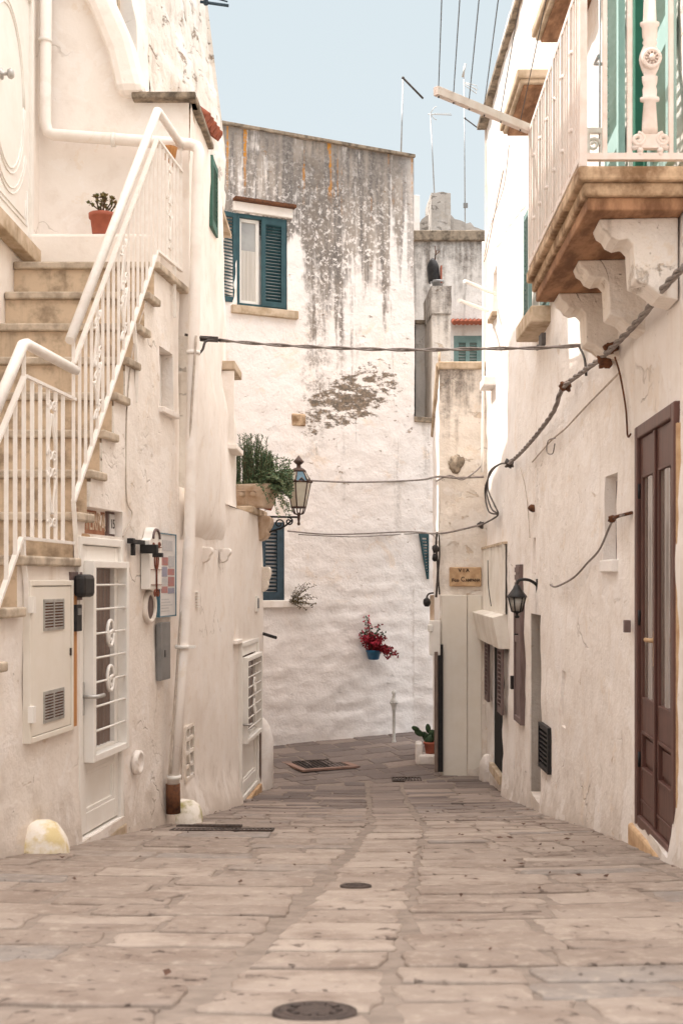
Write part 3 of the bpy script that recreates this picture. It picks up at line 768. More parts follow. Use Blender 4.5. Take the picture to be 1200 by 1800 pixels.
def dU(u, z):
    y = WU.pt(u, z).y
    o = .07*math.exp(-((y-11.4)/1.1)**2)*sst(z, 3.4, 1.2)+.012*noise.noise(Vector((y*2.1, z*1.7, 4)))
    o -= .36*(1-sst(z+.10*noise.noise(Vector((y*1.4, 2, 0))), -.1, .62))*(1 if y < 12.6 else sst(y, 14.5, 12.6))
    o -= .17*sst(z, 1.85, 2.5)*sst(y, 12.3, 14.2)
    o += .02*math.sin(z*2.1+y)
    return o
patch('wall', WU, 0, WU.L[-1], -.1, 4.3, M['plB'], Bh, .085, disp=dU, amp=.014, label='bulging upper wall')
bm = bmesh.new()
# strip closing the joint between the two floors, and the terrace
for a, b in zip([10.6+.4*k for k in range(9)], [11.0+.4*k for k in range(9)]):
    qa, qb = WE.pt(WE.sy(a), .845, .01), WE.pt(WE.sy(b), .845, .01); ua, ub = WU.pt(WU.sy(min(a, 14.2)), .9, -.25), WU.pt(WU.sy(min(b, 14.2)), .9, -.25)
    bm.faces.new([bm.verts.new(q) for q in (qa, qb, ub, ua)])
obj('floor_ledge', bm, 'plB', Bh)
bm = bmesh.new()
v = [bm.verts.new(q) for q in ((-1.29, 14.2, .84), (-1.47, 14.2, 2.4), (-1.47, 14.2, 4.3), (-1.45, 14.2, 5.4), (-1.72, 14.2, 7.6), (-4.5, 14.2, 7.6), (-4.5, 14.2, .84))]; bm.faces.new(v)
obj('end_wall', bm, 'rough', Bh)
def kF(u, z):
    x = WFB.pt(u, z).x; return z < 4.33 or x < -1.86-(z-4.46)*.385
patch('wall', WFB, 0, WFB.L[-1], 2.2, 7.45, M['plB'], Bh, .1, keep=kF, zl=[4.33], amp=.010)
bm = bmesh.new(); prism(bm, [(-1.74, 4.34), (-1.80, 4.56), (-1.88, 4.86), (-2.03, 5.2), (-2.3, 5.8), (-2.98, 7.5), (-3.3, 7.5), (-2.6, 5.75), (-2.24, 5.1), (-2.08, 4.7), (-2.0, 4.34)], 10.10, 10.5); obj('buttress', bm, 'plB', Bh, bevel=.07)
wu = WS.rect(214, 246, -40, 105, 225); wu.update(s0=.06, s1=.55, z0=4.95, z1=6.6, d=.24)
def dS(u, z): return -.14*max(0, z-5.35)+.02*noise.noise(Vector((u*1.5, z*1.2, 5)))*3
S1 = WS.sy(11.35)
patch('wall', WS, 0, S1, 4.25, 7.45, M['plB'], Bh, .09, [wu], disp=dS, amp=.014)
patch('wall', WS, S1, WS.L[-1], 4.25, 7.5, M['rough'], Bh, .07, disp=dS, amp=.035, fs=5, label='rough weathered upper wall')
Mx = WS.fr(wu['s0'], wu['z0']); w = wu['s1']-wu['s0']
bm = bmesh.new(); ring(bm, (0, w), (0, 1.6), .05, (-.24, -.16), Mx); wn = obj('window', bm, 'ledge', Bh); obj('pane', sheet((.04, w-.04), (.05, 1.5), -.2, Mx), 'bluegl', wn)
bm = B((-5, -1.72), (10.3, 14.15), (7.5, 7.58)); obj('roof', bm, 'cap', Bh)
bm = B((-2.6, -1.36), (10.35, 14.1), (4.24, 4.29)); obj('terrace', bm, 'ledge', Bh)
bm = B((-1.87, -1.30), (10.14, 10.42), (4.30, 4.36)); L = WU.fr(0, 4.30)
bx(bm, (.0, 1.12), (-.08, .075), (0, .058), L); obj('terrace_ledge', bm, 'cap', Bh, bevel=.012)
# tile canopy and green shutter on the far upper wall
bm = bmesh.new(); L = WS.fr(WS.sy(12.75), 5.30)
L2 = L @ Matrix.Translation((0, .02, 0)) @ Matrix.Rotation(math.radians(-38), 4, 'X')
for k in range(5): tube(bm, [L2 @ Vector((.02+.13*k, 0, 0)), L2 @ Vector((.02+.13*k, .2, 0))], .062, 8)
bx(bm, (-.05, .62), (0, .19), (-.05, -.02), L2)
obj('tile_canopy', bm, 'tile', Bh)
bm = leaf_bm(.42, .72, WU.fr(WU.sy(11.55), 3.6, .0), .05, .05, .04); obj('shutter', bm, 'shutG', Bh, label='green louvred shutter on the upper wall')
# sills on the end of the bulging wall
for (px, py0, z1) in ((408, 645, .1), (412, 787, .06)):
    y = 13.75; c = P(px, py0, y)
    Mx = WU.fr(WU.sy(13.35), c.z-z1, -.05 if py0 < 700 else 0)
    obj('sill', B((0, .75), (-.15, .08 if py0 > 700 else .11), (0, z1), Mx), 'ledge' if py0 < 700 else 'plB', Bh, bevel=.01)
bm = B((.03, .07), (-.1, .045), (0, .86), WU.fr(WU.sy(13.35), P(412, 787, 13.75).z)); obj('window_frame', bm, 'plB', Bh)
# drainpipe
pts = [P(82, -60, 10.13), P(80, 215, 10.13), P(84, 232, 10.13), P(95, 237, 10.13), P(335, 254, 10.12), P(346, 258, 10.12), P(350, 268, 10.1), P(348, 300, 10.08), P(340, 620, 10.06), P(333, 950, 9.98), P(318, 1200, 9.84), P(304, 1382, 9.72)]
dp = obj('drainpipe', T([p+Vector((0, 0, 0)) for p in pts], .052, 12), 'plB', Bh, label='white plastered drainpipe with a long elbow')
for a, b in ((P(80, 72, 10.13), (0, 0, 1)), (P(200, 246, 10.12), (1, 0, -.05)), (P(340, 620, 10.06), (0, 0, 1)), (P(320, 1137, 9.86), (0, 0, 1)), (P(306, 1366, 9.73), (0, 0, 1))):
    d = Vector(b)*.016; bm = T([a-d, a+d], .062, 12)
    if abs(a.z-P(320, 1137, 9.86).z) < .01: bx(bm, (-.06, .12), (-.01, .03), (-.012, .012), Matrix.Translation(a))
    obj('pipe_clamp', bm, 'white', dp)
pz = P(304, 1382, 9.72); obj('pipe_collar', T([pz+Vector((0, 0, .02)), Vector((pz.x+.005, 9.72, ground(-1.4, 9.7)+.1))], .062, 12), 'rust', dp)
bm = bmesh.new(); tube(bm, smoothpath([P(345, 590, 10.0), P(338, 700, 9.98), P(333, 800, 9.98), P(326, 1000, 9.93), P(314, 1140, 9.82), P(300, 1360, 9.68)], 6), .011, 6); obj('conduit', bm, 'cableW', Bh)
# barred door
Mx = WE.fr(rd2['s0'], rd2['z0']); w = rd2['s1']-rd2['s0']; h = rd2['z1']-rd2['z0']
white_door(Bh, Mx, w, h, (.68, 1.68), label='narrow white door with a barred glass panel', ringsz=(.62, .35))
obj('threshold', B((-.03, w+.03), (-.1, .06), (-.3, -.055), Mx), 'signstone', Bh, bevel=.015)
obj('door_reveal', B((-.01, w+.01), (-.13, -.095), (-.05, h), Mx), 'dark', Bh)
bm = B((-.32, .02), (-.05, .03), (h+.0, h+.05), Mx); obj('lintel', bm, 'plB', Bh, bevel=.01)
bm = bmesh.new(); L = WE.fr(WE.L[-1]-.32, -2.75)
bx(bm, (0, .07), (-.03, .035), (0, 1.25), L); obj('side_post', bm, 'greywood', Bh, bevel=.006)
bm = B((.1, .2), (-.05, .02), (.9, 2.2), L); obj('side_stone', bm, 'ledge', Bh, bevel=.02)
# pierced vent block
Mx = WE.fr(rgr['s0'], rgr['z0']); w = rgr['s1']-rgr['s0']; h = rgr['z1']-rgr['z0']
bm = bmesh.new(); ring(bm, (0, w), (0, h), .03, (-.06, .0), Mx)
bx(bm, (w/2-.015, w/2+.015), (-.05, -.004), (.03, h-.03), Mx)
for k in (1, 2, 3): bx(bm, (.03, w-.03), (-.045, -.006), (h*k/4-.016, h*k/4+.016), Mx)
obj('vent_block', bm, 'plD', Bh); obj('vent_back', B((0, w), (-.078, -.07), (0, h), Mx), 'brownD', Bh)
L = WE.fr(WE.spx(340), WE.z(340, 1068), .02); bm = bmesh.new()
for k in range(6): bx(bm, (0, .12), (0, .02), (k*.028, k*.028+.012), L)
obj('wall_grille', bm, 'white', Bh)
L = WE.fr(WE.spx(446), WE.z(446, 1075)); bm = B((0, .16), (-.02, .045), (0, .2), L); o = obj('doorbell', bm, 'white', Bh, bevel=.006); obj('button', B((.03, .13), (.0451, .055), (.04, .17), L), 'greyp', o)
# scroll corbels and ledge under the planter
def corbel(parent, Mx, w, h, d, mat, name='corbel', flip=False):
    pr = [(0, 0), (d*.25, .02*h), (d*.55, h*.12), (d*.75, h*.3), (d*.72, h*.45), (d*.86, h*.55), (d, h*.72), (d*.98, h*.9), (d*.8, h), (0, h)]
    R90 = Matrix(((0, 1, 0, 0), (1, 0, 0, 0), (0, 0, 1, 0), (0, 0, 0, 1)))
    bm = bmesh.new(); prism(bm, pr, 0, w, Mx @ R90); bmesh.ops.recalc_face_normals(bm, faces=bm.faces)
    return obj(name, bm, mat, parent, bevel=.012)
corbel(Bh, WE.fr(WE.sy(14.95), .52, .01), .32, .33, .17, 'terraP')
obj('terrace_ledge', B((0, 1.28), (-.3, .07), (0, .085), WE.fr(WE.sy(14.12), .84)), 'ledge', Bh, bevel=.015)
corbel(Bh, WE.fr(WE.sy(15.2), -.16, .02), .14, .34, .12, 'plD')
for px in (352, 386):
    L = WE.fr(WE.spx(px), WE.z(px, 990), .0); corbel(Bh, L, .10, .16, .12, 'plB')
# ================================================================== BACK HOUSE
C = thing('weathered_house', (-.3, 19.6, -2.65), 'tall house closing the street with black and orange stained whitewash', 'house')
TOPZ = 7.2
r1 = WB.rect(416, 505, 378, 541, 450); r1['d'] = .14; r1['back'] = True
r2 = WB.rect(462, 500, 918, 1055, 490); r2['d'] = .10; r2['back'] = True
r2['s0'] = r2['s1']-.80
def dB(u, z):
    p = WB.pt(u, z); low = sst(z, .9, -.6)
    co = .0
    row = math.floor(z/.27+.35*noise.noise(Vector((u*.5, 0, z*.4)))); fz = z/.27+.35*noise.noise(Vector((u*.5, 0, z*.4)))-row
    fu = (u/.55+row*.37+.3*noise.noise(Vector((u, row, 2)))) % 1
    e = min(fz, 1-fz)*.27; e2 = min(fu, 1-fu)*.55
    co = -.024*low*(max(0, 1-e/.035)+.6*max(0, 1-e2/.045))*(.5+.8*noise.noise(Vector((u*1.3, z*1.3, 9)))+.3)
    co += low*(.018*noise.noise(Vector((u*2.2, z*4, 1)))+.02*noise.noise(Vector((u*6, z*9, 5))))
    co += .05*noise.noise(Vector((u*.6, z*.4, 8)))
    return co
UE = WB.spx(727)
patch('wall', WB, 0, UE, -2.95, TOPZ, M['back'], C, .062, [r1, r2], disp=dB, amp=.016, fs=5, ztop=lambda u: TOPZ+.03*noise.noise(Vector((u*2, 0, 4))))
def dBx(u, z): return dB(u, z)+.10*sst(z, -.2, -1.8)*sst(u, UE, UE+.3)
patch('wall', WB, UE, WB.L[-1], -2.95, 2.72, M['back'], C, .06, disp=dBx, amp=.016, fs=5, label='lower side wall')
bm = bmesh.new()
e = WB.pt(UE, 0); d2 = Vector((-.3, 3.0))
v = [bm.verts.new(q) for q in ((e.x, e.y, -2.9), (e.x+.1, e.y+3.2, -2.9), (e.x+.1, e.y+3.2, TOPZ), (e.x, e.y, TOPZ))]; bm.faces.new(v)
v = [bm.verts.new(q) for q in ((-3.2, 17.39, -2.9), (-4.2, 21, -2.9), (-4.2, 21, TOPZ), (-3.2, 17.39, TOPZ))]; bm.faces.new(v)
obj('side_wall', bm, 'grey', C)
bm = bmesh.new(); L = WB.fr(WB.L[1], TOPZ)
bx(bm, (-1.4, WB.L[2]-WB.L[1]+.015), (-.3, .05), (.0, .055), L); obj('coping', bm, 'cap', C, bevel=.01)
bm = bmesh.new(); v = [bm.verts.new(q) for q in ((-3.2, 17.5, TOPZ-.02), (1.2, 19.45, TOPZ-.02), (1.3, 22.6, TOPZ-.02), (-4.2, 21, TOPZ-.02))]; bm.faces.new(v); obj('roof', bm, 'grey', C)
bm = bmesh.new(); L = WB.fr(UE, 2.70); bx(bm, (.0, WB.L[-1]-UE), (-.35, .05), (0, .09), L); obj('terrace_ledge', bm, 'cap', C, bevel=.012)
bm = bmesh.new(); dm = P(518, 246, 20.5); blob(bm, (dm.x, dm.y, 7.15), 1, .1, 2, (.42, .42, .55), 3); obj('roof_dome', bm, 'grey', C)
# upper window
def win_upper():
    Mx = WB.fr(r1['s0'], r1['z0']); w = r1['s1']-r1['s0']; h = r1['z1']-r1['z0']
    bm = bmesh.new(); ring(bm, (0, w), (0, h), .06, (-.09, -.02), Mx)
    wn = obj('window', bm, 'teal', C, bevel=.005, label='upper window with dark blue-green shutters')
    gx0, gx1 = .0, w*.47
    bm = bmesh.new(); ring(bm, (.05, gx1), (.06, h-.06), .055, (-.12, -.075), Mx); obj('frame', bm, 'white', wn, bevel=.004)
    obj('pane', sheet((.09, gx1-.04), (.1, h-.1), -.10, Mx), 'glass', wn)
    bm = sheet((.10, gx1-.05), (.1, h*.62), -.096, Mx, 5, .002); obj('curtain', bm, 'curtain', wn)
    bm = leaf_bm(w*.53-.05, h-.09, Mx @ Matrix.Translation((gx1+.02, -.05, .045)), .052, .07, .045); obj('shutter', bm, 'teal', wn)
    R_ = Mx @ Matrix.Translation((.0, .0, .045)) @ Matrix.Rotation(math.radians(-192), 4, 'Z')
    bm = leaf_bm(w*.5, h-.06, R_, .052, .065, .04); obj('shutter', bm, 'teal', wn, label='shutter leaf folded open to the left')
    bm = B((-.1, w+.17), (-.06, .085), (-.13, -.0), Mx); obj('sill', bm, 'ledge', wn, bevel=.012)
    bm = B((-.06, w+.09), (-.05, .035), (h+.02, h+.17), Mx); obj('lintel', bm, 'plB', wn, bevel=.01)
    bm = B((-.06, w+.12), (-.05, .12), (h+.171, h+.225), Mx); obj('drip_stone', bm, 'rust', wn, bevel=.012)
win_upper()
Mx = WB.fr(r2['s0'], r2['z0']); w = r2['s1']-r2['s0']; h = r2['z1']-r2['z0']
bm = bmesh.new(); ring(bm, (0, w), (0, h), .05, (-.08, -.01), Mx); wn = obj('window', bm, 'tealB', C, label='lower window with faded blue shutters')
for k in range(2): obj('shutter', leaf_bm(w/2-.05, h-.1, Mx @ Matrix.Translation((.05+k*(w/2-.05), -.045, .05)), .06, .075, .05), 'tealB', wn)
obj('sill', B((-.05, w+.42), (-.06, .07), (-.12, -.0), Mx), 'plB', wn, bevel=.012)
# shutter standing off the lower side wall
L = WB.fr(WB.spx(752), WB.z(740, 1018), .03) @ Matrix.Rotation(math.radians(165), 4, 'Z')
bm = leaf_bm(.22, .78, L, .05, .04, .03)
for v in bm.verts:                     # the leaf tapers to a point: lower inner corner cut away on the slant
    q = L.inverted() @ v.co; f = sst(q.z, .0, .74); q.x = q.x*(.12+.88*f); v.co = L @ q
obj('shutter', bm, 'teal', C, label='dark green shutter leaf by the alley')
bm = bmesh.new(); L = WB.fr(WB.spx(513), WB.z(513, 748)); bx(bm, (0, .24), (-.05, .02), (0, .2), L); obj('putlog_stone', bm, 'cornice', C, bevel=.02)

# ================================================================== CORNER HOUSE with the street name
D = thing('corner_house', (1.9, 17.2, -2.8), 'low corner house with the painted street name and sunlit left edge', 'house')
patch('wall', WD, 0, WD.L[-1], -3, 3.04, M['plD'], D, .08, amp=.028, fs=3.5, disp=lambda u, z: .03*sst(z, -.15, -.35)+.02*sst(z, -2.2, -2.8))
patch('wall', WDS, 0, WDS.L[-1], -3, 3.0, M['plF'], D, .08, amp=.018, keep=lambda u, z: z < 2.3+(u/WDS.L[-1])*.75, label='sunlit side wall')
bm = B((1.39, 2.10), (16.36, 16.6), (3.04, 3.15)); obj('coping', bm, 'ledge', D, bevel=.02)
bm = bmesh.new(); pts = [Vector((1.40, 16.45, 3.12)), Vector((1.43, 17.3, 2.72)), Vector((1.47, 18.3, 2.33))]; tube(bm, pts, .04, 8); tube(bm, [Vector((1.41, 16.42, 3.1)), Vector((1.41, 16.42, 3.32))], .02, 6); obj('edge_coping', bm, 'ledge', D)
bm = bmesh.new(); v = [bm.verts.new(q) for q in ((1.42, 16.42, 3.03), (2.12, 16.42, 3.03), (2.12, 18.3, 2.3), (1.47, 18.3, 2.3))]; bm.faces.new(v); obj('roof', bm, 'grey', D)
# flush panel doors
def zD(py): return (CY-py)/F*16.4
def xD(px): return (px-CX)/F*16.4
L = Matrix.Translation((0, 16.4, 0)) @ Matrix.Rotation(math.pi, 4, 'Z')
def bD(bm, p0, p1, y0, y1, o0, o1): return bx(bm, (xD(p0), xD(p1)), (16.4-o1, 16.4-o0), (zD(y1), zD(y0)))
bm = bmesh.new(); bD(bm, 775, 819.3, 1046, 1366, -.02, .075); obj('panel_door', bm, 'cab', D, bevel=.008, label='wide cream panel door')
bm = bmesh.new(); bD(bm, 820.3, 845, 1046, 1361, -.02, .06); obj('panel_door', bm, 'cab', D, bevel=.008, label='narrow cream panel door')
# ================================================================== HOUSES BEHIND
G = thing('rear_house', (2.2, 23.6, -2), 'grey stained house behind the corner with a pale green shuttered window', 'house')
WG = Wall([(1.0, 23.0), (3.6, 23.0)])
rg = WG.rect(797, 846, 590, 690); rg['d'] = .1; rg['back'] = True
patch('wall', WG, 0, 2.6, -2, 6.85, M['grey'], G, .14, [rg], amp=.03)
obj('side_wall', B((1.0, 1.1), (23.01, 27), (-2, 6.8)), 'grey', G)
obj('coping', B((.98, 3.6), (22.93, 23.2), (6.85, 7.06)), 'cap', G, bevel=.02); obj('roof', B((1.1, 3.6), (23.2, 27), (6.6, 6.7)), 'grey', G)
Mx = WG.fr(rg['s0'], rg['z0']); w = rg['s1']-rg['s0']; h = rg['z1']-rg['z0']
bm = bmesh.new(); ring(bm, (0, w), (0, h), .06, (-.09, -.01), Mx); wn = obj('window', bm, 'sea', G)
for k in range(2): obj('shutter', leaf_bm(w/2-.06, h-.12, Mx @ Matrix.Translation((.06+k*(w/2-.06), -.06, .06)), .06, .04, .05), 'sea', wn)
bm = bmesh.new(); L = Mx @ Matrix.Translation((-.05, .0, h+.30)) @ Matrix.Rotation(math.radians(-20), 4, 'X')
for k in range(9): tube(bm, [L @ Vector((.04+.085*k, -.05, 0)), L @ Vector((.04+.085*k, .3, 0))], .05, 8)
obj('tile_canopy', bm, 'tile', wn)
# roof stack with cowl
CH = thing('chimney', (1.75, 20.9, 2.2), 'square whitewashed chimney stack with a sooty top behind the stained house', 'chimney')
def chim(parent, xs, ys, z0, z1, mat, tap=.0, seed=0, name='stack'):
    bm = bmesh.new(); n = 12
    c = [(xs[0], ys[0]), (xs[1], ys[0]), (xs[1]-.03, ys[1]), (xs[0]-.05, ys[1])]
    rows = []
    for k in range(n+1):
        z = lerp(z0, z1, k/n); row = []
        for a in range(4):
            p, q = c[a], c[(a+1) % 4]
            for s in range(5):
                x, y = lerp(p[0], q[0], s/5), lerp(p[1], q[1], s/5); w = Vector((x, y, z))
                row.append(bm.verts.new((x+.02*noise.noise(w*4+Vector((seed, 0, 0))), y+.02*noise.noise(w*4+Vector((0, seed, 0))), z+(.03*noise.noise(w*5) if k == n else 0))))
        rows.append(row)
    for a, b in zip(rows, rows[1:]):
        for s in range(20): bm.faces.new((a[s], a[(s+1) % 20], b[(s+1) % 20], b[s]))
    bm.faces.new(rows[-1]); return obj(name, bm, mat, parent)
chim(CH, (1.63, 1.96), (20.5, 21.7), 1.0, 5.28, 'stack'); chim(CH, (1.615, 1.975), (20.47, 21.75), 4.80, 5.30, 'stack', name='cap_block')
K = thing('chimney_cowl', (1.73, 20.7, 5.3), 'half-round black chimney cowl with a reddish back and thin vane', 'cowl')
bm = bmesh.new(); lathe(bm, [(.10, 5.28), (.10, 5.42), (.12, 5.42), (.12, 5.46)], Matrix.Translation((1.75, 20.75, 0)), 14); obj('collar', bm, 'steel', K)
bm = bmesh.new(); N_ = 12; rows = []
for j in range(9):
    t = j/8; z = 5.44+.44*t; row = []
    for i in range(N_+1):
        a = math.pi*(.12+.95*i/N_)+.6; rr = .135*(1-.75*max(0, t-.55)/.45*max(0, t-.55)/.45)
        row.append(bm.verts.new((1.72-.05*t+rr*math.cos(a)+.0*t, 20.72+rr*math.sin(a)*-1+.08, z)))
    rows.append(row)
for a, b in zip(rows, rows[1:]):
    for i in range(N_): f = bm.faces.new((a[i], a[i+1], b[i+1], b[i])); f.smooth = True
hood = obj('hood', bm, 'black', K); s_ = hood.modifiers.new('thickness', 'SOLIDIFY'); s_.thickness = .012
bm = bmesh.new(); bx(bm, (1.80, 1.825), (20.66, 20.86), (5.40, 5.72), Matrix.Translation((0, 0, 0)) @ Matrix.Identity(4)); obj('back_plate', bm, 'terra', K)
bm = T([Vector((1.70, 20.75, 5.86)), Vector((1.73, 20.75, 6.02)), Vector((1.79, 20.75, 6.0)), Vector((1.70, 20.75, 5.92))], .008, 5); tube(bm, [Vector((1.71, 20.75, 5.85)), Vector((1.71, 20.75, 6.1))], .008, 5); obj('vane', bm, 'rust', K)
# low annexe in the gap
H2 = thing('rear_annexe', (1.5, 22, 1.5), 'narrow grey annexe in the gap beside the chimney with soot down its wall', 'annexe')
WH = Wall([(1.2, 21.6), (1.66, 21.6)])
patch('wall', WH, 0, .46, 1.5, 4.86, M['grey'], H2, .1, amp=.02); obj('coping', B((1.2, 1.66), (21.53, 21.8), (4.86, 4.93)), 'cap', H2, bevel=.01)
obj('pilaster', B((1.33, 1.36), (21.5, 21.59), (1.5, 3.6)), 'grey', H2); obj('soot_streak', B((1.25, 1.40), (21.54, 21.577), (3.0, 4.85)), 'black', H2, bevel=.015)
# farther roofs
U = thing('roof_house', (2.2, 27, 4), 'ruined stone parapets of a higher roof behind the grey house', 'house')
chim(U, (1.97, 2.40), (25.0, 26.2), 6.3, 8.52, 'ruin', seed=3, name='chimney')
bm = bmesh.new(); xs = [2.40+.09*k for k in range(15)]
poly = [(2.3, 6.5)]+[(x, 8.35-(x-2.4)*.42+.05*noise.noise(Vector((x*9, 0, 0)))+(.05 if k % 5 == 1 else 0)) for k, x in enumerate(xs)]+[(xs[-1], 6.5)]
prism(bm, poly, 26, 26.4); bmesh.ops.recalc_face_normals(bm, faces=bm.faces); obj('parapet', bm, 'ruin', U)
poly = [(1.5, 6.5), (1.5, 7.85), (1.68, 7.9), (1.80, 8.12), (1.93, 8.22), (2.05, 8.2), (2.05, 6.5)]
bm = bmesh.new(); prism(bm, poly, 25.6, 26); bmesh.ops.recalc_face_normals(bm, faces=bm.faces); obj('parapet', bm, 'ruin', U)
obj('shed_panel', B((2.98, 3.3), (25.6, 25.65), (7.35, 7.7)), 'teallt', U); obj('wall', B((1.3, 3.7), (26.45, 30), (2, 7.8)), 'grey', U)
q = P(731, 380, 23.4); obj('post', B((q.x-.07, q.x+.06), (23.2, 23.4), (6.9, 7.86)), 'plF', G, bevel=.01)

# ================================================================== RIGHT HOUSE with the balcony
E = thing('balcony_house', (2.6, 8, ground(1.9, 8)), 'whitewashed house on the right with a stone balcony over a tall red-brown door', 'house')
rb = WR.rect(1120, 1188, 759, 1438, 1120); rb['d'] = .10
rn = WR.rect(1064, 1083, 838, 985, 1065); rn['d'] = .20; rn['back'] = True
rni = WR.rect(932, 951, 1078, 1392, 933); rni['d'] = .34; rni['back'] = True
rs1 = WR.rect(935, 941, 946, 1010); rs1['d'] = .06; rs1['back'] = True
rs3 = WR.rect(989, 998, 1178, 1275); rs3['d'] = .03; rs3['back'] = True
rbd = dict(s0=WR.sy(6.93), s1=WR.sy(7.86), z0=2.31, z1=4.6, d=.16)
rw1 = dict(s0=WR.sy(10.95), s1=WR.sy(11.65), z0=2.62, z1=3.85, d=.15, back=True)
def dR(u, z):
    p = WR.pt(u, z); g = z-ground(1.9, p.y)
    return .045*sst(g, .45, -.1)*(1-(sst(u, rni['s0']-.15, rni['s0'])*(1-sst(u, rni['s1'], rni['s1']+.15))))+.035*noise.noise(Vector((u*.8, z*.7, 3)))*sst(WR.L[-1]-u, 0, .5)
RT = 6.55
patch('wall', WR, 0, WR.L[-1], -3.0, RT, M['plR'], E, .11, [rb, rn, rni, rs1, rs3, rbd, rw1], disp=dR, amp=.016, fs=3)
obj('roof', B((1.95, 6), (2, 16.4), (RT-.06, RT)), 'cap', E); bm = bmesh.new()
for i in range(len(WR.p)-1): bx(bm, (0, WR.L[i+1]-WR.L[i]), (-.3, .06), (RT, RT+.1), WR.fr((WR.L[i]+WR.L[i+1])/2, 0) @ Matrix.Translation((-(WR.L[i+1]-WR.L[i])/2, 0, 0)))
obj('coping', bm, 'plF', E)
# red-brown double door
def brown_door():
    Mx = WR.fr(rb['s0'], rb['z0']); w = rb['s1']-rb['s0']; h = rb['z1']-rb['z0']
    bm = bmesh.new(); ring(bm, (-.03, w+.03), (-.05, h+.03), .085, (-.10, .022), Mx); d = obj('door', bm, 'brown', E, bevel=.01, label='tall red-brown double door with glazed leaves')
    for k in range(2):
        x0 = .055+k*(w-.11)/2; x1 = x0+(w-.11)/2-.004; s = .052
        bm = bmesh.new(); y = (-.06, -.004)
        bx(bm, (x0, x0+s), y, (.04, h-.055), Mx); bx(bm, (x1-s, x1), y, (.04, h-.055), Mx)
        for a, b in ((.04, .34), (.60, .80), (h-.30, h-.055)): bx(bm, (x0+s, x1-s), (y[0]+.001, y[1]-.001), (a, b), Mx)
        bx(bm, (x0+s, x1-s), (-.05, -.03), (.34, .60), Mx); ring(bm, (x0+s, x1-s), (.34, .60), .022, (-.031, .004), Mx); ring(bm, (x0+s, x1-s), (.80, h-.30), .018, (-.04, .002), Mx)
        bx(bm, (x0+s+.05, x1-s-.05), (-.031, -.016), (.39, .55), Mx); bx(bm, (x0+.02, x1-.02), (-.004, .004), (.13, .145), Mx)
        lf = obj('leaf', bm, 'brown', d, bevel=.005)
        obj('glass_pane', sheet((x0+s, x1-s), (.80, h-.30), -.014, Mx, 2, .003), 'doorglassR', d)
    bm = bmesh.new(); m = w/2; bx(bm, (m-.018, m+.018), (-.004, .014), (.05, h-.06), Mx); obj('astragal', bm, 'brown', d, bevel=.005)
    bm = bmesh.new(); zc = .47*h
    for s_ in (-1,): bx(bm, (m+.015, m+.05), (-.004, .008), (zc-.16, zc+.06), Mx); tube(bm, [Mx @ Vector((m+.03, -.02, zc)), Mx @ Vector((m+.03, .03, zc)), Mx @ Vector((m+.14, .035, zc))], .014, 8)
    obj('handle', bm, 'signstone', d)
    bm = bmesh.new()
    for x in (.045, w-.045):
        for z in (.35, h*.5, h-.45): tube(bm, [Mx @ Vector((x, .005, z)), Mx @ Vector((x, .005, z+.1))], .014, 8)
    obj('hinge', bm, 'black', d)
    bm = B((-.12, w+.12), (-.12, .05), (-.30, -.052), Mx); obj('threshold', bm, 'signstone', E, bevel=.02)
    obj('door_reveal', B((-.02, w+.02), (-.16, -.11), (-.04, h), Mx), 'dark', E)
    obj('door_edge_stain', B((-.065, -.035), (-.02, .012), (.2, h-.1), Mx), 'signstone', d)
brown_door()
Mx = WR.fr(rn['s0'], rn['z0']); w = rn['s1']-rn['s0']; h = rn['z1']-rn['z0']
bm = B((.0, .05), (-.12, -.004), (0, h-.06), Mx); wn = obj('window', bm, 'brownD', E, label='tall slit window'); obj('sill', B((-.05, w+.05), (-.03, .045), (-.09, -.0), Mx), 'plF', wn, bevel=.008)
Mx = WR.fr(rw1['s0'], rw1['z0']); w = rw1['s1']-rw1['s0']; h = rw1['z1']-rw1['z0']
bm = bmesh.new(); ring(bm, (0, w), (0, h), .05, (-.12, -.03), Mx); wn = obj('window', bm, 'sea', E, label='upper window with pale green shutters')
for k in range(2): obj('shutter', leaf_bm(w*.5-.01, h-.04, Mx @ (Matrix.Translation((-w*.5+.0, .05, .02)) if k == 0 else Matrix.Translation((w+.01, .05, .02))), .05, .05, .035), 'sea', wn)
obj('sill', B((-.12, w+.12), (-.05, .2), (-.16, -.0), Mx), 'ledge', wn, bevel=.015)
# vents, bell push, and the niche's shade painted on a grey lining
L = WR.fr(WR.spx(968), WR.z(968, 1362), .015); w = WR.spx(952)-WR.spx(968); h = WR.z(968, 1280)-WR.z(968, 1362)
bm = bmesh.new(); ring(bm, (0, w), (0, h), .035, (-.02, .02), L)
for k in range(9): bx(bm, (.035, w-.035), (-.012, .012), (h*(k+.7)/10, h*(k+.7)/10+.02), L)
obj('vent_grate', bm, 'black', E); obj('vent_back', B((.02, w-.02), (-.03, -.015), (.02, h-.02), L), 'dark', E)
L = WR.fr(WR.spx(1108), WR.z(1108, 1112), .03); obj('bell_push', B((0, .05), (-.03, .012), (0, .085), L), 'brownD', E, bevel=.004)
Mx = WR.fr(rni['s0'], rni['z0']); w = rni['s1']-rni['s0']; h = rni['z1']-rni['z0']
bm = B((.002, w-.002), (-.338, -.33), (0, h), Mx); bx(bm, (w-.012, w-.004), (-.33, -.006), (.0, h-.004), Mx); obj('niche_shade_lining', bm, 'nicheshade', E)
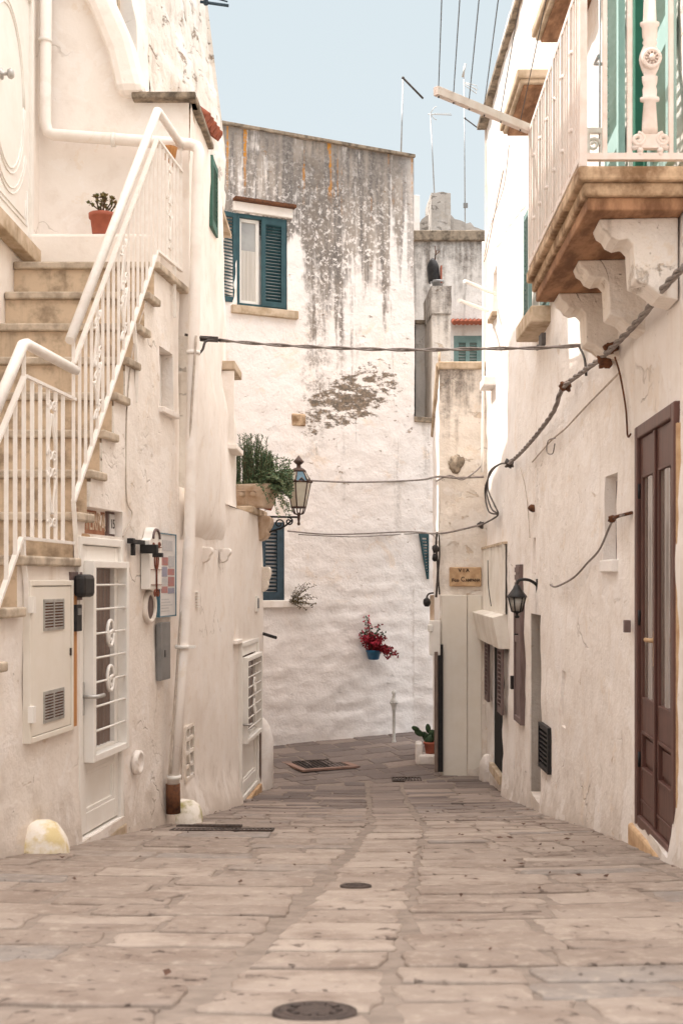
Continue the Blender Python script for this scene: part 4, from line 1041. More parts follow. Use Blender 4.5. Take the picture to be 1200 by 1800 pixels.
# balcony door: inner green door, two louvred leaves flat on the wall
Mx = WR.fr(rbd['s0'], rbd['z0']); w = rbd['s1']-rbd['s0']; h = rbd['z1']-rbd['z0']
bm = bmesh.new(); ring(bm, (0, w), (0, h), .07, (-.16, -.02), Mx); bd = obj('balcony_door', bm, 'greenD', E, bevel=.005, label='green balcony door with louvred shutters')
bm = B((.07, w*.5-.003), (-.14, -.08), (.02, h-.07), Mx); bx(bm, (w*.5+.003, w-.07), (-.14, -.08), (.02, h-.07), Mx); ring(bm, (.16, w*.5-.1), (.25, 1.3), .03, (-.079, -.06), Mx); ring(bm, (w*.5+.1, w-.16), (.25, 1.3), .03, (-.079, -.06), Mx)
obj('leaf', bm, 'greenD', bd, bevel=.004)
for k in range(2):
    Lk = Mx @ (Matrix.Translation((w+.02, .03, .03)) if k == 0 else Matrix.Translation((-.60, .03, .03)))
    obj('shutter', leaf_bm(.58, h-.04, Lk, .062, .075, .045, .34), 'green', bd)
bm = bmesh.new(); L = WR.fr(WR.sy(8.55), 3.88); tube(bm, [L @ Vector((0, 0, 0)), L @ Vector((0, .1, 0)), L @ Vector((-.13, .1, 0))], .014, 6); tube(bm, [L @ Vector((-.12, .09, -1.4)), L @ Vector((-.12, .09, 1.2))], .008, 6); obj('shutter_stay', bm, 'steel', bd)
# slab, corbels, railing
BX0, BY0, BY1 = 1.30, 6.25, 8.45
def slab(bm, ins, z0, z1):
    p = [(BX0+ins, BY0+ins), (1.90, BY0+ins), (2.02, BY1-ins), (BX0+.07+ins, BY1-ins)]
    a = [bm.verts.new((x, y, z0)) for x, y in p]; b = [bm.verts.new((x, y, z1)) for x, y in p]
    bm.faces.new(a[::-1]); bm.faces.new(b)
    for k in range(4): bm.faces.new((a[k], a[(k+1) % 4], b[(k+1) % 4], b[k]))
bm = bmesh.new(); slab(bm, 0, 2.20, 2.28); slab(bm, .035, 2.125, 2.2005)
bs = obj('balcony', bm, 'cornice', E, bevel=.014, label='stone balcony slab on scroll brackets')
bm = bmesh.new(); slab(bm, .06, 2.05, 2.1255); obj('soffit', bm, 'soffit', bs, bevel=.01)
for y, s in ((6.42, 1), (7.25, 1), (8.10, 1)):
    L = WR.fr(WR.sy(y), 1.70, .0); pr = [(0, -.12), (.10, -.09), (.17, -.03), (.24, 0), (.25, .20), (.28, .235), (.33, .225), (.37, .245), (.39, .28), (.42, .30), (.44, .349), (0, .349)]
    bm = bmesh.new(); R90 = Matrix(((0, 1, 0, 0), (1, 0, 0, 0), (0, 0, 1, 0), (0, 0, 0, 1))); prism(bm, pr, 0, .26, L @ R90); bmesh.ops.recalc_face_normals(bm, faces=bm.faces)
    obj('corbel', bm, 'plD', bs, bevel=.01)
rails = bmesh.new()
def rb3(bm, a, b, t=.016, s=1.0):
    a, b = Vector(a), Vector(b); d = b-a; q = d.to_track_quat('Z', 'Y').to_matrix().to_4x4(); bx(bm, (-t, t), (-t*s, t*s), (0, d.length), Matrix.Translation(a) @ q)
cA, cB = Vector((BX0+.03, BY0+.03, 0)), Vector((BX0+.10, BY1-.04, 0))
for z in (2.335, 3.32): rb3(rails, cA+Vector((0, 0, z)), cB+Vector((0, 0, z)), .018); rb3(rails, cA+Vector((0, 0, z)), Vector((1.9, BY0+.03, z)), .018); rb3(rails, cB+Vector((0, 0, z)), Vector((2.0, BY1-.04, z)), .018)
rb3(rails, cB+Vector((0, 0, 3.14)), Vector((2.0, BY1-.04, 3.14)), .012)
for c in (cA, cB): rb3(rails, c+Vector((0, 0, 2.28)), c+Vector((0, 0, 3.36)), .02)
br_ = obj('balcony_railing', rails, 'ironpink', E, label='white cast iron balcony railing')
n = 27
for k in range(1, n):
    p = cA.lerp(cB, k/n); bm = bmesh.new()
    rb3(bm, p+Vector((0, 0, 2.345)), p+Vector((0, 0, 3.31)), .015 if k % 4 else .024, .7)
    if k % 4 == 0:
        for z in (2.6, 3.05): tube(bm, [p+Vector((0, 0, z-.012)), p+Vector((0, 0, z+.012))], .028, 8)
    obj('baluster', bm, 'ironpink', br_)
def at_front(px): return Vector(((px-CX)/F*(BY0+.03), BY0+.03, 0))
for px in (1062, 1105, 1178):
    bm = bmesh.new(); p = at_front(px); rb3(bm, p+Vector((0, 0, 2.345)), p+Vector((0, 0, 3.31)), .0115); obj('baluster', bm, 'ironpink', br_)
# ornate cast column of the front
p = at_front(1141); bm = bmesh.new(); k = (BY0+.03)/F
def zf(py): return (CY-py)*k
pr = [(14, 238), (14, 225), (11, 180), (17, 178), (17, 172), (12, 170), (13, 158), (11, 152), (13, 146), (14, 135), (10, 133), (15, 122), (18, 112), (19, 105), (18, 98), (15, 90), (11, 80), (13, 76), (11, 70), (13, 66), (14, 48), (17, 45), (17, 40), (12, 38), (9, -40)]
lathe(bm, [(r*k, zf(y)) for r, y in pr], Matrix.Translation(p), 18, .45)
fl = Matrix.Translation(p)
for q in range(16):
    a = q*2*math.pi/16
    for zr in ((180, 228), (-38, 36)):
        pass
c = p+Vector((0, -.035, zf(107))); tube(bm, [c+Vector((math.cos(t*.2618)*.046, 0, math.sin(t*.2618)*.046)) for t in range(25)], .012, 6)
tube(bm, [c+Vector((0, .0, 0)), c+Vector((0, -.022, 0))], .016, 10)
for q in range(10): a = q*.6283; tube(bm, [c+Vector((math.cos(a)*.018, -.006, math.sin(a)*.018)), c+Vector((math.cos(a)*.040, -.006, math.sin(a)*.040))], .004, 5)
for s in (-1, 1):
    tube(bm, scroll(p+Vector((s*.068, -.012, zf(247))), .036, 1.7, math.pi/2, s, Vector((1, 0, 0)), Vector((0, 0, 1))), .013, 7)
    tube(bm, [p+Vector((s*.02, 0, zf(255))), p+Vector((s*.10, -.01, zf(262)))], .014, 7); blob(bm, p+Vector((s*.055, -.01, zf(266))), .018, 0, 2); blob(bm, p+Vector((s*.055, -.01, zf(272))), .014, 0, 2)
bx(bm, (p.x-.05, p.x+.05), (p.y-.02, p.y+.02), (zf(262), zf(238)))
obj('ornate_post', bm, 'ironpink', br_)
bm = bmesh.new(); pf = Vector((1.86, BY1-.04, 3.22))
tube(bm, scroll(pf, .05, 1.5, 0, 1, Vector((1, 0, 0)), Vector((0, 0, 1))), .012, 6); tube(bm, scroll(pf+Vector((-.11, 0, .01)), .05, 1.3, 3.1, -1, Vector((1, 0, 0)), Vector((0, 0, 1))), .012, 6); rb3(bm, pf+Vector((.06, 0, -.09)), pf+Vector((.06, 0, .09)), .012); rb3(bm, pf+Vector((-.05, 0, -.08)), pf+Vector((-.05, 0, .09)), .02)
obj('scroll', bm, 'ironpink', br_)
# two upper stone ledges
for y0, y1 in ((8.55, 9.85), (10.6, 11.9)):
    L = WR.fr(WR.sy((y0+y1)/2), 4.62); Lg = (y1-y0)/2
    bm = bmesh.new(); bx(bm, (-Lg, Lg), (-.1, .36), (.07, .15), L); bx(bm, (-Lg+.03, Lg-.03), (-.1, .33), (.03, .071), L); s_ = obj('upper_ledge', bm, 'ledge', E, bevel=.014)
    obj('ledge_soffit', B((-Lg+.07, Lg-.07), (-.1, .29), (.0, .031), L), 'soffit', s_, bevel=.006)
# ================================================================== FAR RIGHT HOUSE
Fh = thing('far_right_house', (2.6, 15, -2.75), 'far whitewashed house on the right with a black open doorway between louvred shutters', 'house')
rk = WF.rect(867, 884, 1130, 1366, 884); rk['d'] = .025
rbs = dict(s0=WF.spx(921), s1=WF.spx(906)); rbs = None
rfw = WF.rect(866, 873, 472, 560, 870); rfw['d'] = .12; rfw['back'] = True
def dF(u, z):
    p = WF.pt(u, z); g = z-ground(1.9, p.y); return .045*sst(g, .45, -.1)*(0 if rk['s0']-.05 < u < rk['s1']+.05 else 1)+.03*noise.noise(Vector((u*.8, z*.7, 30)))*sst(u, 0, .5)
patch('wall', WF, 0, WF.L[-1], -3.05, RT, M['plF'], Fh, .1, [rk, rfw], disp=dF, amp=.016, fs=3)
obj('coping', B((0, WF.L[-1]+.02), (-.3, .07), (RT, RT+.1), WF.fr(0, 0)), 'plF', Fh)
obj('end_wall', B((2.06, 6), (16.39, 16.399), (3.1, RT)), 'plF', Fh)
Mx = WF.fr(rk['s0'], rk['z0']); w = rk['s1']-rk['s0']; h = rk['z1']-rk['z0']
obj('doorway', B((-.02, w+.02), (-.5, -.012), (-.1, h+.02), Mx), 'dark', Fh, label='black panel standing in for the dark inside the open doorway'); obj('threshold', B((-.02, w+.02), (-.011, .06), (-.1, .02), Mx), 'ledge', Fh, bevel=.01)  # black face set almost flush paints the shade of the deep opening
for u0, a in ((-.42, -6), (w+.03, 6)):
    bm = leaf_bm(.40, h*.50, WF.fr(rk['s0']+u0, rk['z0']+h*.49, .045), .055, .05, .035); obj('shutter', bm, 'brownD', Fh, label='brown louvred shutter beside the black doorway')
L = WF.fr(WF.spx(921.5), WF.z(921, 1275), .02)
wq = .55; bm = bmesh.new(); hq = 1.42; ring(bm, (0, wq), (0, hq), .07, (-.04, .03), L); sd_ = obj('shutter_door', bm, 'brownD', Fh, bevel=.006, label='dull brown boarded door shutter')
bm = B((.07, wq-.07), (-.03, .012), (.07, hq-.07), L); bx(bm, (.07, wq-.07), (.012, .025), (.9, .98), L); obj('panel', bm, 'brownD', sd_, bevel=.004)
bm = T([L @ Vector((wq*.3, .03, 1.0)), L @ Vector((wq*.3, .06, 1.0)), L @ Vector((wq*.3+.08, .06, 1.0))], .010, 6); bx(bm, (wq-.02, wq+.06), (.0, .06), (.35, .5), L); obj('handle', bm, 'black', sd_)
bm = B((.1, wq-.1), (-.02, .02), (hq+.0, hq+.36), L)
for k in range(4): bx(bm, (.1, wq-.1), (.02, .032), (hq+.02+k*.085, hq+.075+k*.085), L)
obj('fanlight_shutter', bm, 'brownD', sd_)
for (px, py, w_, h_) in ((861, 690, .5, .12),): obj('sill', B((-w_/2, w_/2), (-.05, .16), (0, h_), WF.fr(WF.sy(15.5), 2.62)), 'plF', Fh, bevel=.015)
obj('sill', B((-.25, .25), (-.05, .08), (0, .06), WF.fr(WF.spx(870), WF.z(870, 562))), 'ledge', Fh, bevel=.01)
bm = bmesh.new()
tube(bm, smoothpath([P(849, 425, 16.25), P(849, 620, 16.25), P(847, 830, 16.25)], 4), .02, 8); obj('downpipe', bm, 'white', Fh)
# ================================================================== THINGS ON AND BY THE WALLS
def meter():
    r = WA.rect(40, 118, 1020, 1308, 40); r['z0'] = WA.z(118, 1281)
    r = dict(s0=r['s0'], s1=r['s1'], z0=-1.0, z1=r['z1'])
    Mx = WA.fr(r['s0'], r['z0'], .02); w = r['s1']-r['s0']; h = r['z1']-r['z0']
    t = thing('meter_cabinet', Mx @ Vector((w/2, 0, 0)), 'cream metal meter cabinet with two slatted vents below the stair landing', 'cabinet')
    bm = bmesh.new(); ring(bm, (0, w), (0, h), .035, (-.02, .03), Mx); obj('frame', bm, 'cab', t, bevel=.004)
    obj('door', B((.04, w-.04), (-.01, .024), (.04, h-.04), Mx), 'cab', t, bevel=.004)
    for z in (.10, h-.10-.22):
        bm = bmesh.new(); x0, x1 = w*.30, w*.76; ring(bm, (x0, x1), (z, z+.2), .012, (.02, .032), Mx); bx(bm, ((x0+x1)/2-.008, (x0+x1)/2+.008), (.02, .031), (z, z+.2), Mx)
        for k in range(10): bx(bm, (x0, x1), (.022, .034), (z+.012+k*.0185, z+.020+k*.0185), Mx)
        v = obj('vent', bm, 'alu', t); obj('slats_back', B((x0+.01, x1-.01), (.02, .0265), (z+.01, z+.19), Mx), 'rust', v)
    bm = bmesh.new()
    for z in (.13, h-.2): bx(bm, (-.012, .03), (.02, .055), (z, z+.1), Mx)
    obj('hinge', bm, 'white', t); obj('lock', B((w-.06, w-.045), (.02, .034), (h*.5, h*.5+.05), Mx), 'castiron', t)
meter()
u = WA.spx(119.5)
top('wood_strip', B((-.02, .07), (-.02, .018), (0, .95), WA.fr(u, WA.z(119, 1278), .02)), 'oak', 'bare orange wooden strip between the cabinet and the white door', 'strip', bevel=.003)
L = WA.fr(WA.spx(119), WA.z(120, 1050), .035)
t = thing('key_safe', L @ Vector((.1, 0, 0)), 'rounded black key safe high beside the white street door', 'key safe')
obj('case', B((0, .21), (0, .085), (0, .155), L), 'black', t, bevel=.03); obj('back_plate', B((-.01, .18), (-.03, -.001), (-.02, .17), L), 'brownD', t)
L = WA.fr(WA.spx(119), WA.z(120, 1110), .03)
t = thing('intercom', L @ Vector((.05, 0, 0)), 'flat black intercom panel below the key safe', 'intercom')
obj('case', B((0, .10), (0, .035), (0, .18), L), 'black', t, bevel=.006); obj('button_plate', B((.02, .08), (.0351, .039), (.11, .155), L), 'greyp', t)
# carved sign and number tile in the recess
L = WA.fr(rsign['s0'], rsign['z0'], -.086); w = rsign['s1']-rsign['s0']; h = rsign['z1']-rsign['z0']
t = thing('carved_sign', L @ Vector((w*.4, 0, 0)), 'brown board with carved red letters reading A TERRA above the street door', 'sign')
obj('board', B((0, w*.78), (0, .02), (.004, h-.01), L), 'woodsign', t)
ML = L @ Matrix.Translation((w*.42, .022, h*.5)) @ Matrix.Rotation(math.pi/2, 4, 'X') @ Matrix.Diagonal((1.0, 1, -1, 1))
tx = text_bm('A TERRA', .185, Matrix.Scale(1, 4), .005)
tw = max(v.co.x for v in tx.verts)-min(v.co.x for v in tx.verts)
tx.transform(ML @ Matrix.Diagonal((w*.72/tw, 1, 1, 1))); obj('lettering', tx, 'terraP', t)
L2 = WA.fr(rsign['s0']+w*.80, rsign['z0']-.0, -.05)
t = thing('number_tile', L2 @ Vector((w*.1, 0, 0)), 'white glazed house number tile at the end of the carved sign', 'tile')
obj('surround', B((0, w*.2), (-.03, 0), (0, h), L2), 'brownD', t); obj('plate', B((w*.03, w*.17), (0.001, .012), (h*.12, h*.9), L2), 'paper', t, bevel=.002)
tx = text_bm('15', .10, L2 @ Matrix.Translation((w*.1, .0135, h*.5)) @ Matrix.Rotation(math.pi/2, 4, 'X') @ Matrix.Diagonal((.85, 1, -1, 1)), .0015); obj('numeral', tx, 'ink', t)
# iron bracket
bm = bmesh.new(); L = WA.fr(WA.spx(219), WA.z(219, 960), .03); w = WA.spx(243)-WA.spx(219)
bx(bm, (0, w), (0, .03), (.02, .055), L); bx(bm, (.05, .09), (0, .03), (-.07, .02), L); bx(bm, (w-.05, w), (0, .14), (-.05, .02), L); bx(bm, (w-.04, w+.0), (.1, .18), (-.08, -.045), L); bx(bm, (-.03, .02), (0, .05), (.02, .06), L)
top('iron_bracket', bm, 'black', 'black iron bracket beside the mailbox', 'bracket', bevel=.004)
# mailbox: front on the street side, arched top
def mailbox():
    s0 = WA.spx(245)+.02; w = WA.spx(267)-WA.spx(245); z0 = WA.z(250, 1036); h = WA.z(250, 950)-z0; d = .075
    L = WA.fr(s0-.02, z0, .012)
    t = thing('mailbox', L @ Vector((w/2, 0, 0)), 'white metal mailbox with an arched top and oval crest', 'mailbox')
    pr = [(0, 0), (w, 0), (w, h), (w*.85, h+.02)]+[(w*.5+w*.3*math.cos(a*.3142), h+.02+.09*math.sin(a*.3142)) for a in range(1, 10)]+[(w*.15, h+.02), (0, h)]
    bm = bmesh.new(); prism(bm, pr, 0, d, L); bmesh.ops.recalc_face_normals(bm, faces=bm.faces); obj('box', bm, 'white', t, bevel=.006)
    bm = bmesh.new(); bx(bm, (.04, w-.04), (d, d+.012), (h*.86, h*.88), L); bx(bm, (.03, w-.03), (d, d+.01), (h*.40, h*.41), L); bx(bm, (.03, w-.03), (d, d+.01), (h*.09, h*.10), L)
    obj('slot', bm, 'reddark', t)
    c = L @ Vector((w/2, d+.006, h*.60)); X = (L @ Vector((1, 0, 0, 0))).to_3d(); Z = Vector((0, 0, 1)); bm = bmesh.new()
    tube(bm, [c+X*math.cos(k*.3491)*.05+Z*math.sin(k*.3491)*.075 for k in range(19)], .006, 5); tube(bm, [c-Z*.28, c+Z*.12], .008, 5); tube(bm, [c+Z*.12-X*.08, c+Z*.12+X*.08], .006, 5); tube(bm, [c-Z*.27-X*.06, c-Z*.27+X*.06], .006, 5)
    for s in (-1, 1):
        tube(bm, scroll(c+X*s*.07+Z*.12, .03, 1.2, 0, s, X, Z), .006, 5); tube(bm, scroll(c+X*s*.035-Z*.27, .03, 1.2, 1.5, -s, X, Z), .007, 5)
    obj('crest', bm, 'reddark', t)
    tube(b := bmesh.new(), [L @ Vector((w*.5+w*.27*math.cos(a*.3142), d+.004, h+.015+.075*math.sin(a*.3142))) for a in range(0, 11)], .012, 6); obj('arch_rim', b, 'brownD', t)
mailbox()
# poster board
s0, s1 = WA.spx(274), WA.spx(302); z0, z1 = WA.z(275, 1083), WA.z(302, 942); L = WA.fr(s0, z0, .028); w, h = s1-s0, z1-z0
t = thing('notice_board', L @ Vector((w/2, 0, 0)), 'white notice board with a column of small photographs beside the mailbox', 'notice board')
obj('board', B((0, w), (-.02, .006), (0, h), L), 'paper', t); bm = bmesh.new(); ring(bm, (-.012, w+.012), (-.012, h+.012), .012, (-.02, .012), L); obj('frame', bm, 'bluegl', t)
for k, (a, b, c, d, m) in enumerate([(.1, .5, .62, .72, 'posterR'), (.55, .9, .6, .74, 'posterG'), (.08, .45, .48, .60, 'posterB'), (.5, .9, .5, .58, 'posterR'), (.1, .5, .38, .46, 'posterG'), (.52, .9, .36, .48, 'posterR'), (.1, .48, .28, .36, 'posterR'), (.52, .9, .27, .34, 'posterB'), (.15, .8, .80, .93, 'posterG')]):
    obj('photograph', B((a*w, b*w), (.0061, .009), (c*h, d*h), L), m, t)
bm = bmesh.new()
for r_ in range(5): bx(bm, (.12*w, R(.5, .88)*w), (.0061, .0085), (h*(.05+.036*r_), h*(.05+.036*r_)+.008), L)
obj('text_lines', bm, 'posterG', t)
# oval pipe hole, grey cover, round cap
L = WA.fr(WA.spx(259), WA.z(259, 1067), .02) @ Matrix.Rotation(-math.pi/2, 4, 'X')
bm = bmesh.new(); lathe(bm, [(.10, -.02), (.135, -.02), (.135, .02), (.115, .024), (.10, .015), (.10, -.02)], L, 24)
t = thing('vent_pipe', L @ Vector((0, 0, 0)), 'round white open vent pipe below the mailbox', 'vent'); obj('rim', bm, 'plA', t)
bm = bmesh.new(); lathe(bm, [(.0, -.018), (.105, -.018), (.105, .002), (0, .003)], L, 20); obj('opening', bm, 'brownD', t)
s0, s1 = WA.spx(273), WA.spx(290); z0 = WA.z(273, 1197); h = WA.z(281, 1094)-z0
L = WA.fr(s0, z0, .03); t = thing('grey_cover', L @ Vector((.1, 0, 0)), 'narrow grey metal cover plate below the notice board', 'cover plate'); obj('plate', B((0, s1-s0), (-.02, .02), (0, h), L), 'greyp', t, bevel=.004); obj('slot', B((.1, .115), (.02, .024), (h*.4, h*.52), L), 'black', t)
L = WA.fr(WA.spx(235), WA.z(235, 1340), .045) @ Matrix.Rotation(-math.pi/2, 4, 'X')
bm = bmesh.new(); lathe(bm, [(.0, -.03), (.095, -.03), (.095, .012), (.07, .018), (.065, .01), (.0, .012)], L, 22); top('round_vent', bm, 'plA', 'round white vent cap low on the wall right of the street door', 'vent')
# guard stones
for (px, py, y, rx, rz, m, lab) in ((97, 1508, 7.05, .155, .30, 'lichen', 'whitewashed guard stone with yellow lichen beside the street door'), (334, 1442, 10.15, .19, .30, 'moss', 'mossy guard stone at the foot of the drainpipe')):
    bm = bmesh.new(); c = P(px, py, y); g = ground(c.x, y)
    blob(bm, (0, 0, 0), 1, .10, 3, (1, 1, 1), px*.1)
    for v in bm.verts: v.co = Vector((math.copysign(abs(v.co.x)**.75, v.co.x)*rx, math.copysign(abs(v.co.y)**.75, v.co.y)*rx, math.copysign(abs(v.co.z)**.7, v.co.z)*rz))+Vector((c.x-.07, y, g-.10))
    top('guard_stone', bm, m, lab, 'guard stone')
bm = bmesh.new(); c = P(466, 1390, 15.35); blob(bm, (c.x-.10, 15.3, ground(0, 15.3)+.3), 1, .15, 3, (.22, .22, .75), 4); top('corner_buttress', bm, 'plF', 'tall white rounded buttress at the far corner of the planter house', 'buttress')
bm = bmesh.new(); c = P(744, 1325, 17.2); g = ground(c.x, 17.2); bx(bm, (c.x-.08, c.x+.2), (17.05, 17.35), (g-.02, g+.14)); bx(bm, (c.x-.12, c.x-.02), (17.08, 17.32), (g-.02, g+.32)); top('stone_block', bm, 'plF', 'L-shaped whitewashed block by the wooden gate', 'block', bevel=.03)
bm = bmesh.new(); c = P(855, 1340, 15.9); blob(bm, (c.x, 15.95, ground(0, 15.9)+.12), 1, .15, 3, (.10, .12, .28), 9); top('guard_stone', bm, 'plF', 'small white guard stone left of the black doorway', 'guard stone')
# manholes and drains ---------------------------------------------------------
def lid(px, py, y, r, label):
    c = P(px, py, y); g = ground(c.x, y)+.004; bm = bmesh.new()
    tilt = math.atan(-.14); Mx = Matrix.Translation((c.x, y, g)) @ Matrix.Rotation(tilt, 4, 'X')
    lathe(bm, [(r*1.08, -.03), (r*1.08, .004), (r*.97, .006), (r*.95, .003), (r*.93, .003), (r*.9, .008), (r*.75, .008), (r*.7, .004), (r*.5, .004), (r*.45, .009), (0, .009)], Mx, 28)
    for k in range(10):
        a = k*.6283; bx(bm, (r*.52, r*.7), (-.008, .008), (.003, .009), Mx @ Matrix.Rotation(a, 4, 'Z'))
    top('manhole_cover', bm, 'castiron', label, 'manhole cover')
def yfor(py):
    y = 1.5
    while y < 20 and -ground(0, y)/y*F+CY > py: y += .01
    return y
lid(553, 1783, yfor(1783), .088, 'nearest small round cast iron cover in the paving'); lid(625, 1559, yfor(1559), .070, 'smaller farther round cast iron cover in the paving')
def grate(p0, p1, y0, y1, n, label, frame='castiron', rot=0):
    a = P(p0, 0, (y0+y1)/2).x; b = P(p1, 0, (y0+y1)/2).x; yc = (y0+y1)/2; xc = (a+b)/2; g = ground(xc, yc)+.008
    sl = (ground(xc, yc+.2)-ground(xc, yc-.2))/.4
    Mx = Matrix.Translation((xc, yc, g)) @ Matrix.Rotation(rot, 4, 'Z') @ Matrix.Rotation(math.atan(sl), 4, 'X'); w = (b-a)/2; d = (y1-y0)/2
    t = thing('drain_grate', (xc, yc, g), label, 'drain')
    bm = bmesh.new(); 
    for q in ((-w, w, -d, -d+.02), (-w, w, d-.02, d), (-w, -w+.02, -d+.02, d-.02), (w-.02, w, -d+.02, d-.02)): bx(bm, q[0:2], q[2:4], (-.03, .006), Mx)
    for k in range(n): x = lerp(-w+.03, w-.03, (k+.5)/n); bx(bm, (x-.011, x+.011), (-d+.02, d-.02), (-.03, .003), Mx)
    obj('grating', bm, frame, t); obj('pit', B((-w+.01, w-.01), (-d+.01, d-.01), (-.035, -.008), Mx), 'dark', t)
grate(302, 481, 9.02, 9.30, 22, 'long slotted drain grate across the left of the street')
grate(312, 425, 9.55, 9.70, 14, 'narrow dark drain strip just beyond the long grate')
grate(523, 603, 16.75, 17.35, 10, 'square drain grate framed in red brick in the little square', rot=.42)
a = P(563, 0, 17.05).x; g = ground(a, 17.05); bm = bmesh.new(); Mx = Matrix.Translation((a, 17.05, g+.012)) @ Matrix.Rotation(.42, 4, 'Z')
for q in ((-.46, .46, -.42, -.31), (-.46, .46, .31, .42), (-.46, -.36, -.31, .31), (.36, .46, -.31, .31)): bx(bm, q[0:2], q[2:4], (-.02, .006), Mx)
top('drain_surround', bm, 'redstone', 'reddish frame of stone around the square drain', 'drain frame')
grate(688, 740, 15.9, 16.2, 8, 'short dark drain slot before the wooden gate')
bm = B((1.25, 1.9), (12.9, 13.0), (ground(1.5, 12.95)-.02, ground(1.5, 12.95)+.008)); top('drain_strip', bm, 'castiron', 'thin dark drain strip crossing the right side of the street', 'drain')
# white cast post, cactus, gate -----------------------------------------------
c = P(692, 1302, 18.6); g = ground(c.x, 18.6); bm = bmesh.new(); Mx = Matrix.Translation((c.x, 18.6, g))
lathe(bm, [(r*.72, zz) for r, zz in ((.05, -.02), (.05, .02), (.036, .04), (.036, .52), (.048, .53), (.048, .55), (.055, .58), (.08, .63), (.085, .67), (.06, .71), (.04, .73), (.045, .75), (.03, .77), (.05, .80), (.05, .83), (.01, .86))], Mx, 16)
for k in range(8): a = k*.785; blob(bm, Mx @ Vector((math.cos(a)*.055, math.sin(a)*.055, .65)), .02, 0, 1)
top('street_post', bm, 'postwhite', 'grey-white ornamental cast iron post before the back wall', 'post')
c = P(748, 1308, 17.25); g = ground(c.x, 17.25)+.13
t = thing('cactus_pot', (c.x+.02, 17.2, g), 'dark prickly pear in a terracotta pot on the white block', 'potted plant')
Mx = Matrix.Translation((c.x+.06, 17.2, g)); bm = bmesh.new(); lathe(bm, [(.065, .0), (.09, .15), (.10, .15), (.10, .185), (.085, .185), (.08, .16)], Mx, 18); obj('pot', bm, 'terra', t)
bm = bmesh.new()
for (dx, dz, s, a) in ((-.06, .32, .13, .5), (.04, .36, .14, -.1), (-.2, .42, .11, 1.0), (.1, .42, .11, -.5), (-.02, .5, .1, .2), (-.26, .50, .09, 1.1), (.0, .30, .12, -.8)):
    q = bmesh.new(); blob(q, (0, 0, 0), 1, .06, 2, (s*.45, .02, s*.75), dx*9); q.transform(Matrix.Translation((c.x+.05+dx*.8, 17.2+R(-.06, .06), g+dz*.76)) @ Matrix.Rotation(-a, 4, 'Y') @ Matrix.Rotation(R(-.5, .5), 4, 'Z'))
    me = bpy.data.meshes.new('x'); q.to_mesh(me); q.free(); bm.from_mesh(me); bpy.data.meshes.remove(me)
obj('plant', bm, 'leafD', t, smooth=True)
t = thing('wooden_gate', (1.32, 16.7, -2.75), 'narrow grey wooden slatted gate standing open against the corner house', 'gate')
L = Matrix.Translation((1.345, 16.22, -2.74)) @ Matrix.Rotation(math.pi/2-.16, 4, 'Z'); zt_ = 1.72
bm = bmesh.new(); bx(bm, (0, .07), (-.025, .025), (0, zt_), L); bx(bm, (.62, .69), (-.025, .025), (0, zt_-.02), L); obj('stile', bm, 'greywood', t, bevel=.004)
bm = bmesh.new()
for k in range(9): bx(bm, (.05, .66), (-.045, -.026), (.05+k*.185, .17+k*.185), L)
obj('slats', bm, 'brownD', t, bevel=.003)
bm = bmesh.new(); bx(bm, (.12, .2), (-.05, .0), (0, zt_+.1), Matrix.Translation((1.25, 16.31, -2.74))); obj('back_post', bm, 'black', t)
# street-name stone ------------------------------------------------------------
x0, x1, z0, z1 = xD(789), xD(845), zD(1031), zD(997)
t = thing('street_sign', ((x0+x1)/2, 16.36, z0), 'ochre painted stone plaque reading VIA Fco CAMPANA', 'street sign')
obj('plaque', B((x0, x1), (16.352, 16.40), (z0, z1)), 'signstone', t, bevel=.012)
Mt = Matrix.Rotation(math.pi/2, 4, 'X')
xc = (x0+x1)/2
bm = bmesh.new()
def put(s, size, px, py, wpx):
    q = text_bm(s, size, Matrix.Identity(4), .002, .0015); xs = [v.co.x for v in q.verts]; w = max(xs)-min(xs)
    q.transform(Matrix.Translation((xD(px), 16.3475, zD(py))) @ Mt @ Matrix.Diagonal((wpx*16.4/F/w, 1, 1, 1)) @ Matrix.Translation((-(max(xs)+min(xs))/2, 0, 0)))
    me = bpy.data.meshes.new('x'); q.to_mesh(me); q.free(); bm.from_mesh(me); bpy.data.meshes.remove(me)
put('V I A', .072, 814, 1003, 20); put('Fco', .062, 799.5, 1020, 12.5); put('C', .095, 812, 1018.5, 6); put('AMPANA', .058, 829.5, 1020, 26)
obj('lettering', bm, 'ink', t)
# cables and boxes down the corner of that house
for k, (pts, r, lab) in enumerate([([(768, 935), (766, 960), (769, 1000), (766, 1050)], .018, 'thick cable running down the corner edge beside the street sign'), ([(771, 940), (772, 975), (770, 1010), (772, 1045)], .012, 'thinner cable just right of the thick one on the corner edge'), ([(762, 1042), (752, 1045), (748, 1058), (750, 1062)], .014, 'black cable loop drooping off the corner junction box')]):
    cable('corner_cable', [P(a, b, 16.28) for a, b in pts], r, 'cableD', lab, 'cables on the corner edge')
for (px, py, s, lab) in ((765, 965, .05, 'upper black cable clamp on the corner edge'), (764, 980, .045, 'lower black cable clamp on the corner edge'), (750, 1058, .055, 'black plug hanging from the corner cable')):
    bm = bmesh.new(); c = P(px, py, 16.26); blob(bm, c, s, .4, 2, (1, 1, 1.2), px); top('cable_clamp', bm, 'black', lab, 'clamp', 'cable clamps on the corner')
bm = bmesh.new(); c = P(762, 1115, 16.3); bx(bm, (c.x-.06, c.x+.09), (c.y-.05, c.y+.1), (c.z-.3, c.z+.2)); bx(bm, (c.x-.09, c.x-.02), (c.y-.07, c.y), (c.z+.04, c.z+.14)); top('junction_box', bm, 'white', 'white electrical box above the wooden gate', 'electrical box', bevel=.012)
